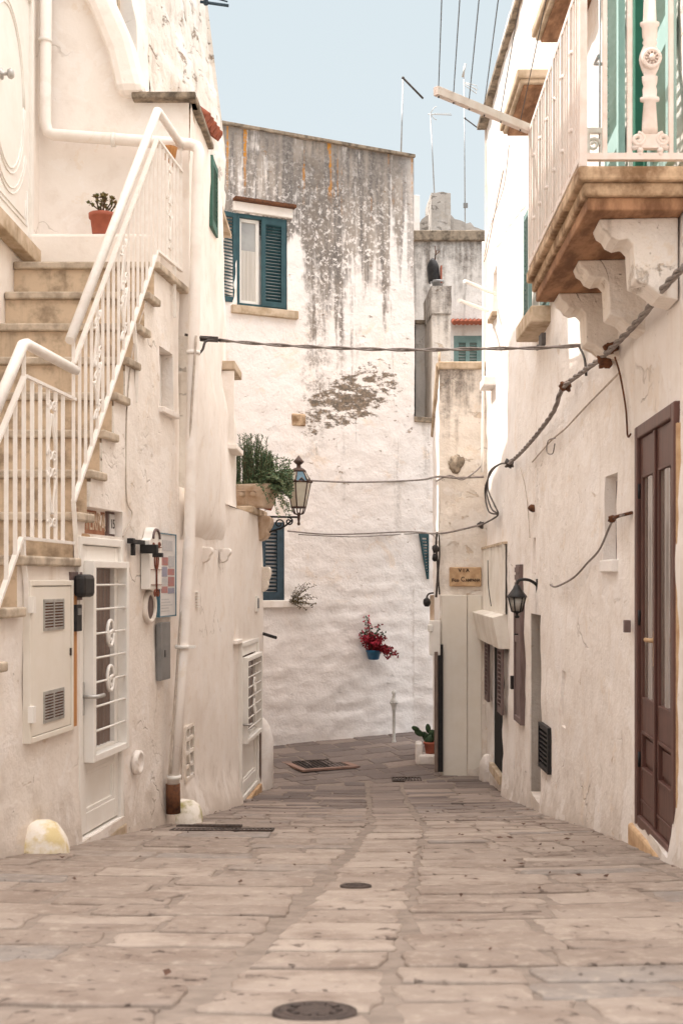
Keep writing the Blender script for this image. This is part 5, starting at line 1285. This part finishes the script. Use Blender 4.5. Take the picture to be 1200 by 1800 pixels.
bm = bmesh.new(); c = P(759, 1085, 16.35); bx(bm, (c.x-.03, c.x+.03), (c.y-.03, c.y+.03), (c.z-.1, c.z+.32)); top('wood_post', bm, 'terraP', 'short tan post of broken tile above the electrical box', 'post', bevel=.008)
# draped white sheet and box on the far right house -----------------------------
s0, s1 = WF.spx(894), WF.spx(853); z0, z1 = WF.z(870, 1075), WF.z(870, 962); L = WF.fr(s0, z0, .0); w = s1-s0; h = z1-z0
t = thing('wall_sheet', L @ Vector((w/2, 0, 0)), 'weathered white corrugated sheet fixed above the black doorway', 'sheet')
obj('sheeting', sheet((0, w), (0, h), .045, L, 7, .022), 'sheet', t, smooth=True); obj('batten', B((-.03, w), (-.03, .07), (h, h+.03), L), 'ledge', t)
L = WF.fr(s0, WF.z(875, 1133), .0); h2 = z0-WF.z(875, 1133)
bm = bmesh.new(); pr = [(-.02, .0), (.12, .0), (.20, h2*.92), (.08, h2), (-.02, h2)]
R90 = Matrix(((0, 1, 0, 0), (1, 0, 0, 0), (0, 0, 1, 0), (0, 0, 0, 1))); prism(bm, pr, 0.05, w*.98, L @ R90); bmesh.ops.recalc_face_normals(bm, faces=bm.faces)
top('door_hood', bm, 'sheet', 'boxy cream hood over the black doorway', 'hood', bevel=.012)
# wall lantern on the right ------------------------------------------------------
def small_lantern():
    c = P(908, 1050, 13.0); c.x = 1.80
    c = P(908, 1052, 1.80/((908-CX)/F)); t = thing('wall_lantern', (c.x, c.y, c.z-.2), 'small black wall lantern with a dim glass beside the brown door shutter', 'lamp')
    Mx = Matrix.Translation(c); n = 6
    bm = bmesh.new(); lathe(bm, [(.0, .165), (.012, .16), (.014, .14), (.03, .135), (.045, .10), (.085, .045), (.105, .02), (.105, .01), (.09, .008)], Mx, 6); lathe(bm, [(.02, -.20), (.03, -.185), (.012, -.17), (.012, -.155), (.05, -.14), (.055, -.13)], Mx, 6)
    for k in range(6): a = k*math.pi/3; tube(bm, [Mx @ Vector((math.cos(a)*.088, math.sin(a)*.088, .01)), Mx @ Vector((math.cos(a)*.054, math.sin(a)*.054, -.135))], .007, 5)
    obj('frame', bm, 'black', t)
    bm = bmesh.new(); lathe(bm, [(.05, -.13), (.084, .006)], Mx, 6); obj('glass', bm, 'frostD', t)
    bm = bmesh.new(); wl = Vector((2.03, c.y+.0, c.z)); tube(bm, smoothpath([c+Vector((0, 0, .15)), c+Vector((.03, 0, .19)), c+Vector((.12, 0, .19)), c+Vector((.2, 0, .14)), c+Vector((.235, 0, .06))], 5), .016, 7); bx(bm, (c.x+.2, c.x+.25), (c.y-.04, c.y+.04), (c.z-.06, c.z+.2)); obj('arm', bm, 'black', t)
small_lantern()
# street lantern on the left -------------------------------------------------------
def big_lantern():
    c = P(525, 868, 15.1); t = thing('street_lantern', c-Vector((0, 0, .42)), 'ornate rusty iron street lantern on a scrolled bracket by the planter', 'lamp')
    Mx = Matrix.Translation(c) @ Matrix.Rotation(.3, 4, 'Z'); n = 6
    def hexr(r, z): return [Mx @ Vector((math.cos(k*math.pi/3)*r, math.sin(k*math.pi/3)*r, z)) for k in range(6)]
    lo, mid, up = hexr(.095, -.18), hexr(.165, .155), hexr(.085, .30)
    bm = bmesh.new()
    for a, b in ((lo, mid), (mid, up)):
        for k in range(6): tube(bm, [a[k], b[k]], .010, 6)
    for q in (lo, mid, up):
        for k in range(6): tube(bm, [q[k], q[(k+1) % 6]], .012, 6)
    for k in range(6):
        blob(bm, mid[k]*1.0+(mid[k]-c)*.06, .022, 0, 1)
        m_ = (mid[k]+mid[(k+1) % 6])/2; tube(bm, [mid[k].lerp(m_, .55), m_+Vector((0, 0, .05)), mid[(k+1) % 6].lerp(m_, .55)], .012, 5)
    lathe(bm, [(.10, .295), (.10, .31), (.07, .335), (.03, .35), (.028, .385), (.05, .40), (.075, .425), (.055, .45), (.03, .475), (.004, .51)], Mx, 6)
    obj('frame', bm, 'lampiron', t)
    bm = bmesh.new()
    for k in range(6): bm.faces.new([bm.verts.new(q) for q in (lo[k], lo[(k+1) % 6], mid[(k+1) % 6], mid[k])])
    for k in (0, 1, 2, 3, 5): bm.faces.new([bm.verts.new(q) for q in (mid[k], mid[(k+1) % 6], up[(k+1) % 6], up[k])])
    obj('glass', bm, 'frost', t)
    bm = bmesh.new(); k = 4; bm.faces.new([bm.verts.new(q) for q in (mid[k], mid[(k+1) % 6], up[(k+1) % 6], up[k])]); lathe(bm, [(.03, .2), (.07, .2), (.075, .29), (.03, .29)], Mx, 12); obj('blue_pane', bm, 'bluegl', t)
    bm = bmesh.new()
    for k in range(6): tube(bm, smoothpath([lo[k], lo[k].lerp(c+Vector((0, 0, -.27)), .35)+Vector((0, 0, -.05)), c+Vector((0, 0, -.27))], 4), .009, 5)
    lathe(bm, [(.012, -.42), (.022, -.40), (.012, -.37), (.02, -.33), (.02, -.29), (.03, -.27), (.02, -.25)], Matrix.Translation(c), 10); obj('cage', bm, 'lampiron', t)
    bm = bmesh.new(); e = Vector((-1.15, 15.15, c.z-.30)); s = c+Vector((0, 0, -.31))
    tube(bm, [s, e], .014, 7); X = (e-s).normalized(); Z = Vector((0, 0, 1))
    tube(bm, scroll(s+X*.13-Z*.06, .055, 1.4, 1.2, 1, X, Z), .011, 6); tube(bm, scroll(s+X*.26-Z*.09, .075, 1.4, -1.2, -1, X, Z), .011, 6); tube(bm, smoothpath([s+X*.08-Z*.03, s+X*.2-Z*.13, s+X*.38-Z*.2, e-Z*.3], 5), .013, 6); obj('arm', bm, 'black', t)
big_lantern()
bm = T([WE.pt(WE.L[-1]-.02, P(462, 1114, 15.2).z, 0), P(485, 1121, 15.1)], .022, 7); top('iron_spike', bm, 'black', 'short black iron rod sticking out from the far corner of the planter house', 'rod')
# ------------------------------------------------------------------ plants
def leaf(bm, p, d, l, w, up=None):
    d = d.normalized(); s = d.cross(up or Vector((R(-1, 1), R(-1, 1), R(-1, 1)))).normalized()*w/2
    bm.faces.new([bm.verts.new(q) for q in (p, p+d*l*.5+s, p+d*l, p+d*l*.5-s)])
def rosemary():
    y = 14.6; c = P(446, 890, y); t = thing('planter', (c.x-.02, y, .93), 'pale terracotta trough planter with mask relief on the terrace ledge', 'planter')
    L = Matrix.Translation((-1.13, 14.62, .925)) @ Matrix.Rotation(-.35, 4, 'Z')
    bm = bmesh.new(); rows = []
    for z, s in ((0, .72), (.03, .76), (.14, .90), (.24, 1.0), (.27, 1.04), (.30, 1.04), (.30, .96), (.25, .93)):
        rows.append([bm.verts.new(L @ Vector((.30*s*max(-1, min(1, math.cos(a)*1.25)), .17*s*max(-1, min(1, math.sin(a)*1.35)), z))) for a in [k*2*math.pi/28 for k in range(28)]])
    for a, b in zip(rows, rows[1:]):
        for k in range(28): f = bm.faces.new((a[k], a[(k+1) % 28], b[(k+1) % 28], b[k])); f.smooth = True
    bm.faces.new(rows[0][::-1]); bm.faces.new(rows[-1]); obj('trough', bm, 'terraP', t)
    bm = bmesh.new()
    for s in (-1, 1): blob(bm, L @ Vector((s*.08, -.165, .17)), .04, .3, 2, (1.3, .4, 1), s)
    bx(bm, (-.25, .25), (-.185, -.172), (.21, .228), L); obj('relief', bm, 'terraP', t)
    obj('soil', B((-.27, .27), (-.14, .14), (.22, .262), L), 'soil', t)
    pl = thing('rosemary_bush', (-1.1, 14.62, 1.18), 'tall bushy rosemary growing in the terrace planter beside the street lantern', 'plant')
    st = bmesh.new(); lf = bmesh.new(); lf2 = bmesh.new()
    for k in range(125):
        b = L @ Vector((R(-.26, .26), R(-.12, .12), .25)); q = L.inverted() @ b
        h = R(.36, .72) if q.x < .1 else R(.24, .5)
        lean = Vector((R(-.08, .10), R(-.12, .08), 1)).normalized(); pts = [b]
        for i in range(6): lean = (lean+Vector((R(-.08, .08), R(-.08, .08), .03))).normalized(); pts.append(pts[-1]+lean*h/6)
        tube(st, pts, .004, 4)
        L_ = 0
        for a, bb in zip(pts, pts[1:]):
            for i in range(15):
                p = a.lerp(bb, i/15); an = R(0, 6.28); d = Vector((math.cos(an), math.sin(an), R(.5, 1.6)))
                leaf(lf if R(0, 1) < .72 else lf2, p, d, R(.03, .055), .009)
    # the looser herb that spills over the street end
    for k in range(150):
        p = L @ Vector((R(.08, .38), R(-.17, .12), R(.2, .42))); d = Vector((R(.2, 1), R(-.7, .3), R(-.1, .6))).normalized()
        for i in range(12):
            p2 = p+d*.05; tube(st, [p, p2], .0025, 3)
            for j in range(5):
                q = p.lerp(p2, R(0, 1)); leaf(lf2 if R(0, 1) < .55 else lf, q, Vector((R(-1, 1), R(-1, 1), R(-.3, 1))), R(.025, .05), R(.012, .022))
            p = p2; d = (d+Vector((R(-.12, .2), R(-.2, .15), -.13+R(-.12, .12)))).normalized()
            if p.z < .78 or p.x > -.66: break
    for k in range(160):
        p = L @ Vector((R(-.28, .3), R(-.17, -.05), R(.26, .33))); leaf(lf2, p, Vector((R(-1, 1), R(-1, 0), R(0, 1))), .04, .025)
    obj('stems', st, 'stem', pl); obj('leaves', lf, 'leafG', pl); obj('pale_leaves', lf2, 'leafY', pl)
rosemary()
c = P(472, 904, 15.05)
bm = bmesh.new(); lathe(bm, [(.06, 0), (.08, .10), (.09, .10), (.09, .13), (.07, .13)], Matrix.Translation((c.x-.02, 14.98, .93)) @ Matrix.Rotation(.25, 4, 'Y'), 14); top('small_pot', bm, 'terra', 'small tilted terracotta pot half hidden under the rosemary', 'pot')
def succulent():
    y = 9.95; x0 = P(157, 0, y).x; t = thing('flowerpot', (x0+.11, y+.02, 3.01), 'fluted terracotta flowerpot on the white block of the stair landing', 'pot')
    Mx = Matrix.Translation((x0+.115, y+.03, 3.012)); bm = bmesh.new(); n = 24; rows = []
    for z, r in ((0, .088), (.02, .09), (.155, .108), (.157, .122), (.195, .125), (.195, .11), (.17, .1)):
        rows.append([bm.verts.new(Mx @ Vector((math.cos(2*math.pi*k/n)*r*(1+(.02*(k % 2) if z < .156 else 0)), math.sin(2*math.pi*k/n)*r*(1+(.02*(k % 2) if z < .156 else 0)), z))) for k in range(n)])
    for a, b in zip(rows, rows[1:]):
        for k in range(n): f = bm.faces.new((a[k], a[(k+1) % n], b[(k+1) % n], b[k])); f.smooth = True
    bm.faces.new(rows[0][::-1]); bm.faces.new(rows[-1]); obj('body', bm, 'terra', t); obj('soil', B((-.06, .06), (-.06, .06), (.165, .18), Mx), 'soil', t)
    t = thing('succulent', Mx @ Vector((0, 0, .18)), 'reddish green branching succulent in the landing flowerpot', 'plant'); st = bmesh.new(); lf = bmesh.new()
    for k in range(11):
        p = Mx @ Vector((R(-.03, .04), R(-.03, .03), .17)); d = Vector((R(-.8, .9), R(-.6, .6), 1)).normalized()
        for i in range(4):
            p2 = p+d*.046; tube(st, [p, p2], .006, 5); p = p2; d = (d+Vector((R(-.4, .4), R(-.4, .4), .15))).normalized()
            for j in range(3 if i else 0): leaf(lf, p, Vector((R(-1, 1), R(-1, 1), R(-.1, .9))), .034, .02)
        for j in range(9): leaf(lf, p, Vector((R(-1, 1), R(-1, 1), R(-.1, 1.1))), .042, .026)
    obj('stems', st, 'stem', t); obj('leaves', lf, 'leafO', t)
succulent()
c = P(300, 266, 10.05); bm = bmesh.new(); lathe(bm, [(.05, 0), (.065, .08), (.07, .10), (.055, .10)], Matrix.Translation((c.x, 10.0, 3.70)), 14); bx(bm, (c.x-.03, c.x+.01), (10.0, 10.26), (3.72, 3.74)); top('hanging_pot', bm, 'oak', 'small orange pot on the wall behind the top of the stair railing', 'pot')
def bougain():
    c = P(650, 1148, 18.7); wy = WB.px(650, 1148, .14); t = thing('wall_flowerpot', wy, 'blue glazed half pot hung on the white back wall', 'pot')
    Mx = Matrix.Translation(wy); bm = bmesh.new(); lathe(bm, [(.075, -.10), (.09, -.09), (.12, .03), (.13, .03), (.13, .06), (.10, .06)], Mx, 20); obj('body', bm, 'blue', t); obj('soil', B((-.07, .07), (-.07, .07), (.03, .055), Mx), 'soil', t)
    t = thing('red_flowers', Mx @ Vector((0, 0, .06)), 'crimson flowering plant spilling from the blue wall pot', 'plant'); st = bmesh.new(); lf = bmesh.new(); f1 = bmesh.new(); f2 = bmesh.new()
    for k in range(34):
        p = Mx @ Vector((R(-.06, .06), R(-.06, .04), .04))
        up = k < 14; d = Vector((R(-.5, .1), R(-.4, .1), 1)) if up else Vector((R(-.3, .9), R(-.5, .0), R(.1, .9)))
        d.normalize(); n = random.randint(6, 9) if up else random.randint(5, 9)
        if k < 3: d = Vector((-.25, -.1, 1)).normalized(); n = 13
        for i in range(n):
            p2 = p+d*.044; tube(st, [p, p2], .004, 4); p = p2; d = (d+Vector((R(-.2, .22), R(-.15, .1), -.06 if up else -.17))).normalized()
            for j in range(4):
                q = p+Vector((R(-.04, .04), R(-.04, .04), R(-.04, .04))); z = q.z-wy.z
                fr = R(0, 1); isg = fr > (.9 if z < .3 else .25)
                if isg: leaf(lf, q, Vector((R(-1, 1), R(-1, 1), R(-.5, 1))), .05, .03)
                else:
                    b = f2 if (z > .16 and q.x < wy.x+.08 and R(0, 1) < .55) else f1
                    for m in range(3): leaf(b, q, Vector((R(-1, 1), R(-1, .3), R(-1, 1))), R(.03, .05), R(.025, .04))
    obj('stems', st, 'stem', t); obj('leaves', lf, 'leafD', t); obj('flowers', f1, 'flower', t); obj('pink_flowers', f2, 'flowerP', t)
bougain()
def weeds():
    st = bmesh.new(); b0 = WB.px(508, 1058, .05)
    for k in range(26):
        p = b0+Vector((R(-.05, .1), 0, 0)); d = Vector((R(.1, 1), R(-.5, .05), R(-.35, 1))).normalized()
        for i in range(random.randint(4, 9)):
            p2 = p+d*.05; tube(st, [p, p2], .0035, 3)
            for j in range(2): leaf(st, p2, Vector((R(-1, 1), R(-1, 1), R(-1, 1))), .04, .018)
            p = p2; d = (d+Vector((R(-.2, .25), R(-.2, .1), R(-.25, .15)))).normalized()
    top('dry_weed', st, 'dry', 'dry straggly weed growing from the sill of the lower blue window', 'plant')
weeds()
# ------------------------------------------------------------------ cables
def wp(px, py, o=.07, W=WR): return W.px(px, py, o)
cable('twisted_cable', [wp(1230, 470, .09), wp(1195, 505, .09), wp(1150, 560, .09), wp(1085, 625, .10), wp(1045, 652, .09), wp(1008, 683, .10), wp(990, 722, .09), wp(960, 762, .09), wp(930, 795, .09), wp(907, 815, .09)], .0115, 'cable', 'thick twisted cable bundle climbing along the right wall', twist=3, k=6)
for k, off in enumerate((0, 6, -5)):
    cable('cable_loop', [wp(907, 815, .09), wp(892, 816, .1), wp(878-off*.3, 830, .12), wp(870+off*.5, 860, .12, WF), wp(876+off, 893-off, .1, WF), wp(884, 905, .07, WF), wp(866, 917, .07, WF), wp(850, 925, .07, WF)], .011, 'cableD', ('slack cable loop hanging below the end of the twisted bundle', 'inner slack loop beside it at the end of the twisted bundle', 'outer slack loop beside it at the end of the twisted bundle')[k], 'slack cable loops')
for px, py, s, lab in ((1090, 612, .05, 'upper rusty cable knot under the balcony bracket'), (1082, 634, .055, 'lower rusty cable knot under the balcony bracket'), (1010, 678, .05, 'rusty cable knot midway along the twisted bundle'), (907, 815, .055, 'dark cable knot at the far end of the twisted bundle'), (853, 922, .07, 'dark cable knot on the corner by the street sign')):
    W = WR if px > 905 else WF; bm = bmesh.new(); blob(bm, W.px(px, py, .08), s, .6, 3, (1, 1.1, .9), px); top('cable_knot', bm, 'rust' if px > 1000 else 'cableD', lab, 'clamp', 'knots on the wall cables')
cable('wall_wire', [wp(1098, 655, .04), wp(1040, 710, .03), wp(1000, 752, .03), wp(975, 775, .04), wp(940, 812, .03)], .008, 'cableW', 'pale lumpy wire running below the twisted bundle')
cable('wall_wire', [wp(1095, 628, .06), wp(1102, 660, .05), wp(1107, 720, .03), wp(1110, 765, .03), wp(1118, 763, .04)], .007, 'rust', 'thin rusty wire dropping from the cable knot to the tall door')
cable('wall_wire', [wp(1108, 905, .05), wp(1085, 917, .04), wp(1065, 965, .05), wp(1040, 990, .04), wp(1018, 1015, .05), wp(985, 1031, .04), wp(976, 1028, .05)], .009, 'cable', 'frayed grey wire sagging across the slit window')
bm = T([wp(1110, 901, .0), wp(1098, 908, .06), wp(1086, 914, .05)], .012, 6); blob(bm, wp(1090, 912, .06), .028, .5, 2, (1, 1, 1), 3); top('wire_anchor', bm, 'rust', 'rusty anchor holding the frayed wire beside the tall door', 'anchor')
cable('wall_wire', [wp(922, 822, .05), wp(926, 850, .03), wp(930, 890, .02), wp(934, 945, .02)], .005, 'cableW', 'thin pale wire hanging to the small wall slot')
cable('wall_wire', [wp(985, 770, .05), wp(972, 775, .05), wp(970, 795, .05), wp(980, 797, .05), wp(984, 780, .05)], .006, 'cable', 'small wire hook dangling below the twisted bundle')
cable('wall_wire', [wp(870, 985, .1, WF), wp(871, 1030, .1, WF), wp(876, 1065, .1, WF)], .007, 'cableD', 'dark wire hanging down over the white corrugated sheet')
cable('wall_wire', [P(884, 300, 12.5), P(868, 380, 14), P(855, 445, 15.9), P(850, 460, 16.2)], .008, 'cableW', 'thin wire descending the sunlit upper wall')
cable('wall_wire', [WF.px(900, 255, .04), WF.px(890, 330, .04), WF.px(866, 400, .04), WF.px(856, 450, .04)], .005, 'cable', 'slack thin wire beside it on the sunlit upper wall')
bm = bmesh.new(); blob(bm, wp(939, 893, .02), .06, .3, 2, (.8, .9, .7), 4); top('stone_peg', bm, 'rust', 'brown stone peg jutting from the right wall above the slot', 'peg')
cable('wall_wire', [WA.px(255, 530, .02), WA.px(232, 600, .02), WA.px(219, 720, .02), WA.px(218, 870, .02), WA.px(226, 905, .03), WA.px(212, 944, .02)], .006, 'cableW', 'thin pale wire running down the stair wall to the number tile')
cable('wall_wire', [WE.px(318, 1150, .05), WE.px(312, 1250, .05), WE.px(309, 1370, .05)], .008, 'cableW', 'thin white wire alongside the foot of the drainpipe')
# overhead cables across the street
a = P(382, 596, 10.7); b = wp(1000, 611, .12)
ctl = [a, P(480, 605, 10.9), P(600, 611, 11.05), P(727, 614, 11.0), P(850, 613, 10.5), P(960, 610, 10.1), b]
b = wp(1035, 606, .02); yb_ = b.y
ctl = [P(x, z, lerp(10.3, yb_-.1, (x-345)/(1000-345))) for x, z in ((385, 598), (480, 606), (600, 612), (727, 615), (850, 613), (960, 611))]+[b]
cable('overhead_cable', ctl, .0085, 'cable', 'twisted cable strung high across the street between the houses', twist=2, k=10)
bm = T([P(325, 588, 10.12), P(345, 592, 10.15), P(400, 600, 10.25)], .012, 7); bx(bm, (0, .16), (-.02, .02), (-.022, .022), Matrix.Translation(P(352, 595, 10.2)) @ Matrix.Rotation(.06, 4, 'Y')); tube(bm, smoothpath([P(340, 592, 10.13), P(338, 615, 10.1), P(345, 624, 10.1), P(356, 615, 10.12), P(362, 600, 10.15), P(380, 598, 10.2)], 5), .012, 6)
top('cable_anchor', bm, 'cableD', 'cable strainer with a looped end fixed to the left house', 'cable anchor', 'cable strainers')
bm = T([wp(1038, 606, .0), wp(1020, 608, .06), wp(965, 612, .14)], .012, 7); bx(bm, (0, .02), (-.03, .03), (-.022, .022), Matrix.Translation(wp(968, 611, .14))); c = wp(976, 600, .12); bx(bm, (c.x-.03, c.x+.01), (c.y-.1, c.y+.05), (c.z-.05, c.z+.06)); tube(bm, smoothpath([wp(1025, 608, .04), wp(1033, 630, .03), wp(1036, 660, .03)], 5), .011, 6)
top('cable_anchor', bm, 'cableD', 'cable strainer with a short tail fixed to the right wall', 'cable anchor', 'cable strainers')
def dcab(pts, r, lab): cable('overhead_cable', pts, r, 'cable', lab, 'thin cables before the back wall')
dcab([WB.px(540, 846, .14), WB.px(620, 849, .16), WB.px(722, 846, .25), P(768, 838, 16.3), P(800, 840, 16.33), P(850, 838, 16.33)], .016, 'upper thin cable crossing the back wall behind the lantern')
dcab([P(766, 846, 16.3), P(790, 836, 16.32), P(812, 843, 16.32), P(836, 828, 16.3), P(848, 815, 16.3)], .012, 'tangled cable end on the corner house below its broken patch')
dcab([WB.px(500, 934, .14), WB.px(580, 940, .16), WB.px(700, 936, .3), P(768, 938, 16.25), P(810, 931, 16.3), P(850, 921, 16.3)], .014, 'lower thin cable crossing to the corner above the street sign')
dcab([WB.px(520, 940, .12), WB.px(620, 944, .14), WB.px(735, 938, .2), P(766, 948, 16.6)], .009, 'lowest slack cable under the other two on the back wall')
bm = bmesh.new(); c = P(801, 815, 16.38); blob(bm, c, .11, .5, 3, (1, .25, 1.1), 5); top('broken_patch', bm, 'cap', 'dark broken patch of masonry on the corner house', 'patch')
# drying rods on the far right house
for (a, b, lab) in (((816, 494), (871, 517), 'upper white drying rod poking out from the far right house'), ((806, 528), (856, 546), 'lower white drying rod poking out from the far right house')):
    top('drying_rod', T([P(a[0], a[1], 14.6), P(b[0], b[1], 15.2 if a[1] < 510 else 15.9)], .026, 8), 'white', lab, 'rod', 'drying rods')
# clothes-line arm
t = thing('clothes_line', P(925, 234, 8.45), 'white clothes line arm with wires running from the balcony', 'clothes line')
p0, p1 = Vector((1.385, 8.42, 3.34)), Vector((.64, 7.75, 3.335)); bm = bmesh.new(); d = p1-p0; q = d.to_track_quat('Z', 'Y').to_matrix().to_4x4(); bx(bm, (-.022, .022), (-.03, .03), (0, d.length), Matrix.Translation(p0) @ q); obj('arm', bm, 'ironpink', t, bevel=.004)
for f in (.97, .82, .66, .5, .32, .1):
    s = p0.lerp(p1, f)+Vector((0, 0, .03)); bm = T([s, s+Vector((-.23, -3.3, .015)), s+Vector((-.42, -6, .02))], .0035, 5); tube(bm, [s+Vector((0, 0, -.07)), s+Vector((0, 0, .01))], .006, 5); obj('line', bm, 'cableD', t)
# antennas
def antenna(name, base, topp, lab, kind):
    t = thing(name, base, lab, 'antenna', 'roof antennas'); obj('mast', T([base, topp], .014, 6), 'steel', t)
    if kind == 0:
        bm = T([topp, topp+Vector((.36, .2, -.27))], .018, 6); blob(bm, topp, .03, 0, 1); obj('boom', bm, 'cableD', t)
    if kind == 1:
        bm = T([topp+Vector((-.05, 0, -.02)), topp+Vector((.48, .1, .0))], .010, 5)
        for k in range(9): c = topp+Vector((.1+.042*k, 0, 0)); tube(bm, [c+Vector((0, -.12, -.05)), c+Vector((0, .12, .04))], .006, 4)
        for s in (-1, 1): tube(bm, [topp, topp+Vector((.08, 0, s*.12)), topp+Vector((.14, 0, s*.15))], .008, 4)
        obj('elements', bm, 'alu', t)
    if kind == 2:
        bm = T([topp+Vector((-.03, 0, -.2)), topp+Vector((.03, 0, .1))], .028, 6); bp = topp+Vector((0, 0, -.32))
        for s in (-1, 1):
            tube(bm, [bp, bp+Vector((.28, .1*s, -.12)), bp+Vector((.30, .1*s, -.22)), bp+Vector((.02, .05*s, -.05))], .009, 4)
        obj('elements', bm, 'alu', t); c = topp+Vector((.02, 0, -1.15)); bm = T([c, c+Vector((.36, .1, -.22))], .015, 5); blob(bm, c, .03, 0, 1); obj('boom', bm, 'cableD', t)
        cb = lerp(base, topp, .18); obj('mast_box', B((cb.x-.04, cb.x+.06), (cb.y-.06, cb.y), (cb.z-.05, cb.z+.05)), 'greyp', t)
antenna('antenna', Vector((P(704, 272, 19.6).x, 19.6, 7.15)), P(708, 137, 19.6), 'antenna mast with one slanted boom on the back house roof', 0)
antenna('antenna', P(763, 340, 25.2), P(756, 199, 25.2), 'antenna with pale comb elements on the far chimney', 1)
antenna('antenna', P(817, 415, 26.1), P(815, 120, 26.1), 'tallest antenna mast with two element groups right of the others', 2)
bm = T([P(352, 3, 13.9), P(402, 10, 13.9)], .018, 6); tube(bm, [P(360, -8, 13.9), P(400, 3, 13.9)], .010, 5); tube(bm, [P(362, 8, 13.9), P(362, -12, 13.9)], .03, 6); top('roof_rack', bm, 'tealB', 'blue rod rack at the top edge of the rough left wall', 'rack')
# unseen block added beyond the planter house, its roofline shaped to shade the far corner
HB = thing('unseen_shade_block', (-3.4, 15.9, -2.6), 'unseen block added between the planter house and the back house to cast shade', 'house')
bm = bmesh.new(); prism(bm, [(14.25, -2.8), (17.95, -2.8), (17.95, 4.5), (17.2, 4.6), (16.5, 6.4), (14.25, 6.9)], -5.4, -2.15, Matrix(((0, 1, 0, 0), (1, 0, 0, 0), (0, 0, 1, 0), (0, 0, 0, 1)))); bmesh.ops.recalc_face_normals(bm, faces=bm.faces); obj('wall', bm, 'plB', HB)

# ================================================================== LIGHT, SKY, CAMERA
EL, SX, SY = math.radians(51), -1.0, .05
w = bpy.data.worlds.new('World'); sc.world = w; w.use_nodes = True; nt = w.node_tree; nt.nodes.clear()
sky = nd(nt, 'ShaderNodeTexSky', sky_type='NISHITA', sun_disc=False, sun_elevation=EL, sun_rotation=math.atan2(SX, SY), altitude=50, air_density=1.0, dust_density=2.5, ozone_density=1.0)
tc = nd(nt, 'ShaderNodeTexCoord'); 
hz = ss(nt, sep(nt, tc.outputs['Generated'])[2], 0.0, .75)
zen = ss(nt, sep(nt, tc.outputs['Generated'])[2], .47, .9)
tint = mix(nt, zen, mix(nt, hz, (7.0, 7.6, 7.8), (6.3, 7.2, 7.55)), (43, 40.5, 39))  # extra brightness added to the overhead sky to fill the shaded lane
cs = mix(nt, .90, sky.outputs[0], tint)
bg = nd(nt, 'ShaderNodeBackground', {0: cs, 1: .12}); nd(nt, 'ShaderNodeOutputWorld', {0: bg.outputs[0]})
sl_ = bpy.data.lights.new('sun', 'SUN'); sl_.energy = 5.0; sl_.angle = math.radians(.53); sl_.color = (1.0, .95, .89)
so = bpy.data.objects.new('sun', sl_); col.objects.link(so)
sv = Vector((SX*math.cos(EL), SY*math.cos(EL), math.sin(EL))); so.rotation_euler = sv.to_track_quat('Z', 'Y').to_euler(); so.location = sv*40
cd = bpy.data.cameras.new('camera'); cam = bpy.data.objects.new('camera', cd); col.objects.link(cam)
cam.location = (0, 0, 0); cam.rotation_euler = (math.pi/2, 0, 0); cd.lens = F/1800*36; cd.sensor_width = 36; cd.sensor_fit = 'AUTO'; cd.shift_y = (CY-900)/1800
cd.clip_start = .05; cd.clip_end = 3000
cd.dof.use_dof = True; cd.dof.focus_distance = 15.5; cd.dof.aperture_fstop = 5.0
sc.camera = cam
sc.view_settings.view_transform = 'Standard'; sc.view_settings.look = 'None'; sc.view_settings.exposure = 0
sc.render.engine = 'CYCLES'; sc.cycles.max_bounces = 10; sc.cycles.diffuse_bounces = 5
